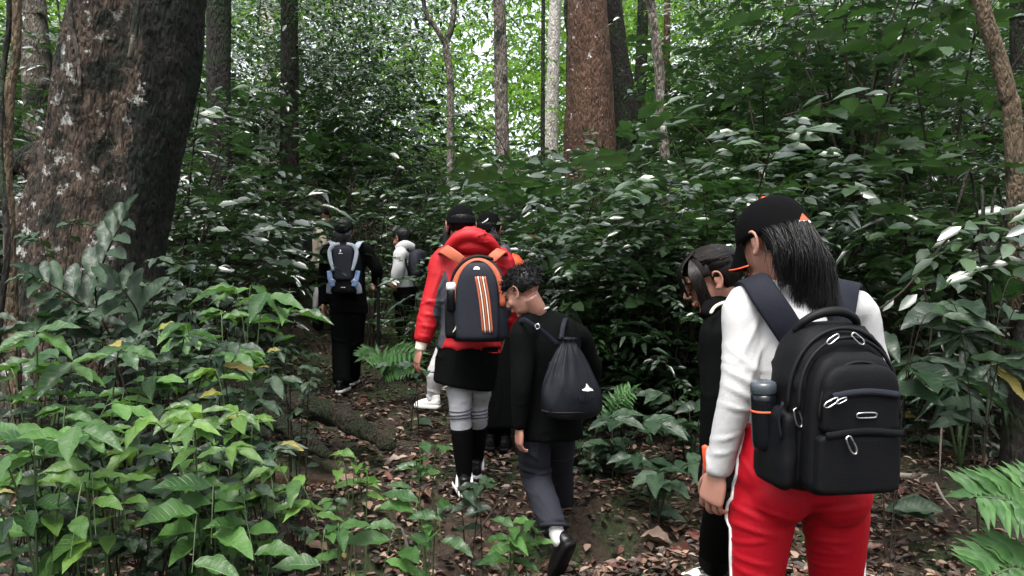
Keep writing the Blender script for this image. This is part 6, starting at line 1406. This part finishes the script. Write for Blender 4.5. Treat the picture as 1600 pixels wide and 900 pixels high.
put('cap_mark', tube([W((-.012, -.1245, .030)), W((.006, -.1285, .036)), W((.022, -.124, .050)), W((.026, -.117, .062))], [(.003, .003), (.006, .003), (.005, .003), (.002, .002)], sides=8, n=4), 'logo_white', c, base)
put('hair', hair_shell(W, M, .95, lambda p: p[2] > -.07 and p[1] < -.015 and p[2] < .04, 1.10, 4, .04), 'hair_black', e, base)
lines = [catmull([W((RH.uniform(-.06, .075), -.07 - RH.random() * .03, .0)), W((RH.uniform(-.05, .10), -.105, -.06)), W((RH.uniform(-.02, .12), -.10, -.13)), W((RH.uniform(.0, .13), -.085, -.20 - RH.random() * .05))], 3) for i in range(160)]
put('long_hair', strands(lines, .005, .001), 'hair_black', e, base)

# ---- hiker in white trousers, hidden above the knees by the red jacket -------------------------
d6 = 5.75
TJ = dict(hip=AT(716, 540, d6), waist=AT(718, 500, d6), chest=AT(722, 445, d6), neck=AT(726, 396, d6), head=AT(728, 368, d6), right=np.array((1.0, 0, 0)), shL=AT(704, 410, d6), shR=AT(752, 410, d6), elL=AT(708, 455, d6), wrL=AT(712, 500, d6 + .1), elR=AT(752, 455, d6), wrR=AT(748, 500, d6 + .1),
          hiL=AT(696, 548, d6), knL=AT(680, 585, d6 - .05), anL=AT(677, 622, d6), hiR=AT(734, 548, d6), knR=AT(745, 590, d6 + .05), anR=AT(756, 634, d6 - .2))
e, base, J, M, W = make_person('hiker in white trousers and white trainers stepping ahead of the red jacket', TJ, .93, (0, 1, -.1), hands='', headv=.008)
V, Fc = top_cloth(J, AT(716, 545, d6), hipw=.15, chestw=.15, seed=51, voxel=.013); put('top', (V, Fc), 'cloth_black', e, base)
V, Fc = bottoms(J, AT(716, 525, d6), hipw=.155, thigh=.078, knee=.066, ankle=.048, seed=52, voxel=.010); put('trousers', (V, Fc), 'cloth_white', e, base)
put('hair', hair_shell(W, M, .93, lambda p: p[2] > -.06 and p[1] < -.02 or p[2] > .03, 1.1, 4, .03), 'hair_black', e, base)
for S in 'LR':
    a_ = J['an' + S]; shoe(e, base, a_ + np.array((.05, -.05, -.075)), a_ + np.array((-.15, .06, -.078)) if S == 'L' else a_ + np.array((.0, .2, -.06)), upper='sole_white'); put('ankle_cuff', tube([a_ + np.array((0, 0, .03)), a_ + np.array((0, 0, -.02))], [.055, .052], sides=14, n=3), 'cloth_white', e, base)

# ---- black-clad hiker with grey-blue backpack and walking pole ---------------------------------
d7 = 6.8
KJ = dict(hip=AT(545, 478, d7), waist=AT(543, 450, d7), chest=AT(541, 415, d7), neck=AT(539, 382, d7), head=AT(538, 362, d7), right=np.array((1.0, 0, 0)), shL=AT(512, 392, d7), shR=AT(570, 390, d7), elL=AT(506, 432, d7), wrL=AT(505, 474, d7 - .05), elR=AT(589, 422, d7 + .02), wrR=AT(588, 440, d7 + .2),
          hiL=AT(533, 485, d7), knL=AT(533, 540, d7), anL=AT(534, 598, d7 - .1), hiR=AT(556, 485, d7), knR=AT(553, 538, d7 + .1), anR=AT(549, 588, d7 + .25))
e, base, J, M, W = make_person('hiker all in black with a grey-blue backpack and walking pole', KJ, .97, (0, 1, -.15), hv=.006, headv=.006)
V, Fc = top_cloth(J, AT(545, 485, d7), hipw=.18, waistw=.165, chestw=.175, cuff=.045, seed=61, voxel=.011, upper=.06, fore=.052); put('jacket', (V, Fc), 'cloth_black', e, base)
V, Fc = bottoms(J, AT(545, 470, d7), hipw=.18, thigh=.095, knee=.085, ankle=.080, seed=62, voxel=.011); put('trousers', (V, Fc), 'cloth_black', e, base)
for S in 'LR': shoe(e, base, J['an' + S] + np.array((-.01, -.09, -.085)), J['an' + S] + np.array((.03, .14, -.07)), laces=False)
put('hair', hair_shell(W, M, .97, lambda p: p[2] > -.07 and p[1] < .0 or p[2] > .03, 1.22, 4, .07), 'hair_black', e, base)
put('cap', tube([W((-.05, -.10, -.004)), W((0, -.116, .0)), W((.05, -.10, -.004))], [(.012, .010)] * 3, sides=8, n=5), 'pack_navy', e, base)
lines = [catmull([W((RH.uniform(-.08, .08), -.06, .02)), W((RH.uniform(-.09, .09), -.10, -.05)), W((RH.uniform(-.09, .09), -.10, -.11 - RH.random() * .05))], 4) for i in range(140)]
put('loose_hair', strands(lines, .005, .001), 'hair_black', e, base)
put('white_cloth', tube([AT(496, 448, d7 - .03), AT(494, 462, d7 - .05), AT(492, 482, d7 - .05)], [.016, .030, .022], sides=10, n=4), 'cloth_white', e, base)
KB = Pack('grey_blue_backpack', 'small black backpack with grey-blue bands on the black-clad hiker', at(540, 458, 6.60), 0, math.radians(2))
mn = KB.add('main_compartment', soften(rbox(.29, .16, .44, .8, .24, p=3.0, bulge=.01), .006, 13), 'pack_black')
for sg in (-1, 1): KB.add('side_band', ribbon([np.array((sg * x, y, z)) for x, y, z in ((.03, -.085, .438), (.085, -.087, .425), (.118, -.088, .375), (.108, -.096, .29), (.082, -.100, .20))], [.024, .030, .034, .034, .022], .010, np.array((1.0, 0, .4 * sg)), 6), 'pack_grey', mn); KB.add('lower_band', ribbon([np.array((sg * x, y, z)) for x, y, z in ((.128, -.07, .20), (.115, -.085, .13), (.09, -.09, .06))], [.04, .045, .04], .010, np.array((1.0, 0, 0)), 5), 'pack_blue', mn); KB.add('hip_fin', ribbon([np.array((sg * x, y, z)) for x, y, z in ((.08, -.09, .12), (.12, -.07, .07), (.135, -.05, .0))], [.04, .06, .05], .014, np.array((1.0, 0, 0)), 5), 'pack_grey', mn)
KB.add('centre_panel', soften(panel(.165, .30, .12, .05, -.082, .9, p=2.6, taper=-.2), .003, 3), 'pack_navy', mn)
KB.add('animal_mark', join([tube([np.array((-.022, -.112, .362)), np.array((-.016, -.113, .374)), np.array((-.020, -.112, .386))], [.004, .006, .003], sides=6, n=3), tube([np.array((-.034, -.112, .352)), np.array((0, -.113, .352))], [.003, .003], sides=6, n=2)]), 'logo_white', mn)
KB.add('lower_label', ribbon([np.array((-.018, -.101, .055)), np.array((.02, -.101, .055))], [.006, .006], .003, np.array((0, 0, 1.0)), 2), 'logo_white', mn)
for sg in (-1, 1): KB.addw('shoulder_strap', ribbon([AT(540 + sg * 16, 388, 6.62), AT(540 + sg * 21, 380, 6.66), AT(540 + sg * 24, 378, 6.78)], [.05, .05, .05], .012, np.array((1.0, 0, 0)), 5), 'pack_grey')
p0, p1 = at(591, 424, 6.85), at(591, 574, 6.8); V, Fc = tube([np.array(p0), np.array(p0.lerp(p1, .18)), np.array(p0.lerp(p1, .20)), np.array(p0.lerp(p1, .96)), np.array(p1)], [.020, .020, .015, .014, .009], sides=10, n=3)
pe = empty('walking_pole', p1, 'straight black walking pole held upright by the black-clad hiker', 'pole'); link('shaft', mesh_np('shaft', wl(p1, V), Fc, True, MATS['pole_black']), pe)
V, Fc = tube([np.array(p0.lerp(p1, t)) for t in (-.01, .05, .12, .17)], [.014, .020, .018, .015], sides=10, n=4); link('grip', mesh_np('grip', wl(p1, V), Fc, True, MATS['rubber_black']), pe)
V, Fc = tube([np.array(p0.lerp(p1, t)) for t in (.945, .955)], [.026, .026], sides=12, n=2); link('basket', mesh_np('basket', wl(p1, V), Fc, True, MATS['rubber_black']), pe)

# ---- two farther hikers -------------------------------------------------------------------------
d8 = 7.9
EJ = dict(hip=AT(632, 455, d8), waist=AT(632, 432, d8), chest=AT(634, 410, d8), neck=AT(630, 388, d8), head=AT(627, 373, d8), right=nrmz((.35, .94, 0)), shL=AT(625, 397, d8 - .2), shR=AT(640, 395, d8 + .15), elL=AT(623, 418, d8 - .22), wrL=AT(618, 438, d8 - .2), elR=AT(640, 420, d8 + .2), wrR=AT(625, 435, d8 + .25),
          hiL=AT(630, 462, d8 - .08), knL=AT(628, 510, d8 - .08), anL=AT(632, 565, d8 - .08), hiR=AT(636, 462, d8 + .1), knR=AT(632, 510, d8 + .1), anR=AT(636, 562, d8 + .1))
e, base, J, M, W = make_person('hiker in white jacket with a black backpack turned sideways among the leaves', EJ, .97, (-.85, .45, -.25), hv=.007, headv=.008)
V, Fc = top_cloth(J, AT(632, 447, d8), hipw=.15, waistw=.14, chestw=.15, depth=.12, cuff=.05, seed=71, voxel=.011, upper=.066, fore=.066, amp=.012); put('jacket', (V, Fc), 'cloth_white', e, base)
V, Fc = bottoms(J, AT(632, 440, d8), seed=72, voxel=.014, hipw=.15); put('trousers', (V, Fc), 'cloth_black', e, base)
put('hood', tube([AT(622, 390, d8 - .1), AT(632, 384, d8 - .12), AT(645, 387, d8 - .05)], [(.05, .04), (.06, .05), (.045, .04)], sides=12, n=5), 'cloth_white', e, base)
put('hair', hair_shell(W, M, .97, lambda p: p[2] > -.06 and p[1] < .0 or p[2] > .03, 1.15, 4, .05), 'hair_black', e, base)
for S in 'LR': shoe(e, base, J['an' + S] + np.array((.05, 0, -.08)), J['an' + S] + np.array((-.18, .03, -.08)), laces=False)
EB = Pack('small_black_backpack', 'black backpack on the hiker in the white jacket', at(653, 432, d8 - .05), math.radians(68), math.radians(0)); EB.add('main_compartment', soften(rbox(.26, .18, .29, .8, .3, p=2.6), .012, 3), 'pack_navy'); EB.add('front_pocket', soften(panel(.19, .16, .02, .06, -.095, .8, p=3), .005, 4), 'pack_black'); EB.addw('shoulder_strap', ribbon([AT(648, 396, d8), AT(640, 390, d8 - .1), AT(633, 398, d8 - .2), AT(637, 420, d8 - .22), AT(645, 432, d8 - .1)], [.04] * 5, .01, np.array((.3, 1.0, 0)), 5), 'pack_black')
d9 = 9.2
DJ = dict(hip=AT(496, 425, d9), waist=AT(497, 400, d9), chest=AT(499, 376, d9), neck=AT(500, 354, d9), head=AT(502, 338, d9), right=nrmz((.3, -.95, 0)), shL=AT(497, 364, d9 + .17), shR=AT(502, 362, d9 - .17), elL=AT(503, 385, d9 + .2), wrL=AT(512, 400, d9 + .2), elR=AT(505, 382, d9 - .2), wrR=AT(508, 402, d9 - .2),
          hiL=AT(495, 430, d9 + .09), knL=AT(497, 470, d9 + .09), anL=AT(495, 512, d9 + .09), hiR=AT(497, 430, d9 - .09), knR=AT(500, 470, d9 - .09), anR=AT(498, 514, d9 - .09))
e, base, J, M, W = make_person('farthest hiker in beige shirt, half hidden by leaves at the top of the trail', DJ, .95, (.8, .5, -.2), hv=.008, headv=.008)
V, Fc = top_cloth(J, AT(496, 415, d9), hipw=.15, waistw=.14, chestw=.15, depth=.12, seed=81, voxel=.012, upper=.06, fore=.05); put('shirt', (V, Fc), 'cloth_beige', e, base)
V, Fc = bottoms(J, AT(496, 408, d9), seed=82, voxel=.015, hipw=.15); put('trousers', (V, Fc), 'cloth_black', e, base)
put('hair', hair_shell(W, M, .95, lambda p: p[2] > -.06 and p[1] < .0 or p[2] > .03, 1.15, 4, .05), 'hair_black', e, base)
put('collar_scarf', tube([AT(489, 354, d9 - .1), AT(496, 349, d9 - .12), AT(505, 348, d9 - .1)], [.025, .028, .024], sides=10, n=4), 'cloth_white', e, base); put('scarf_trim', tube([AT(499, 347, d9 - .13), AT(507, 346, d9 - .11)], [.016, .014], sides=8, n=3), 'trim_orange', e, base)
DBk = Pack('dark_backpack', 'dark backpack on the farthest hiker', at(484, 404, d9), math.radians(-70), 0); DBk.add('main_compartment', soften(rbox(.28, .2, .42, .8, .3, p=2.8), .012, 5), 'pack_black'); DBk.add('front_pocket', soften(panel(.2, .2, .03, .07, -.10, .8, p=3), .005, 4), 'pack_navy'); DBk.addw('shoulder_strap', ribbon([AT(492, 358, d9 - .1), AT(497, 355, d9 - .2), AT(503, 362, d9 - .2), AT(503, 380, d9 - .2)], [.05] * 4, .012, np.array((.2, 1.0, 0)), 5), 'pack_black')
for s_ in [s for s in bpy.data.scenes if s.name == 'tmp']: bpy.data.scenes.remove(s_)
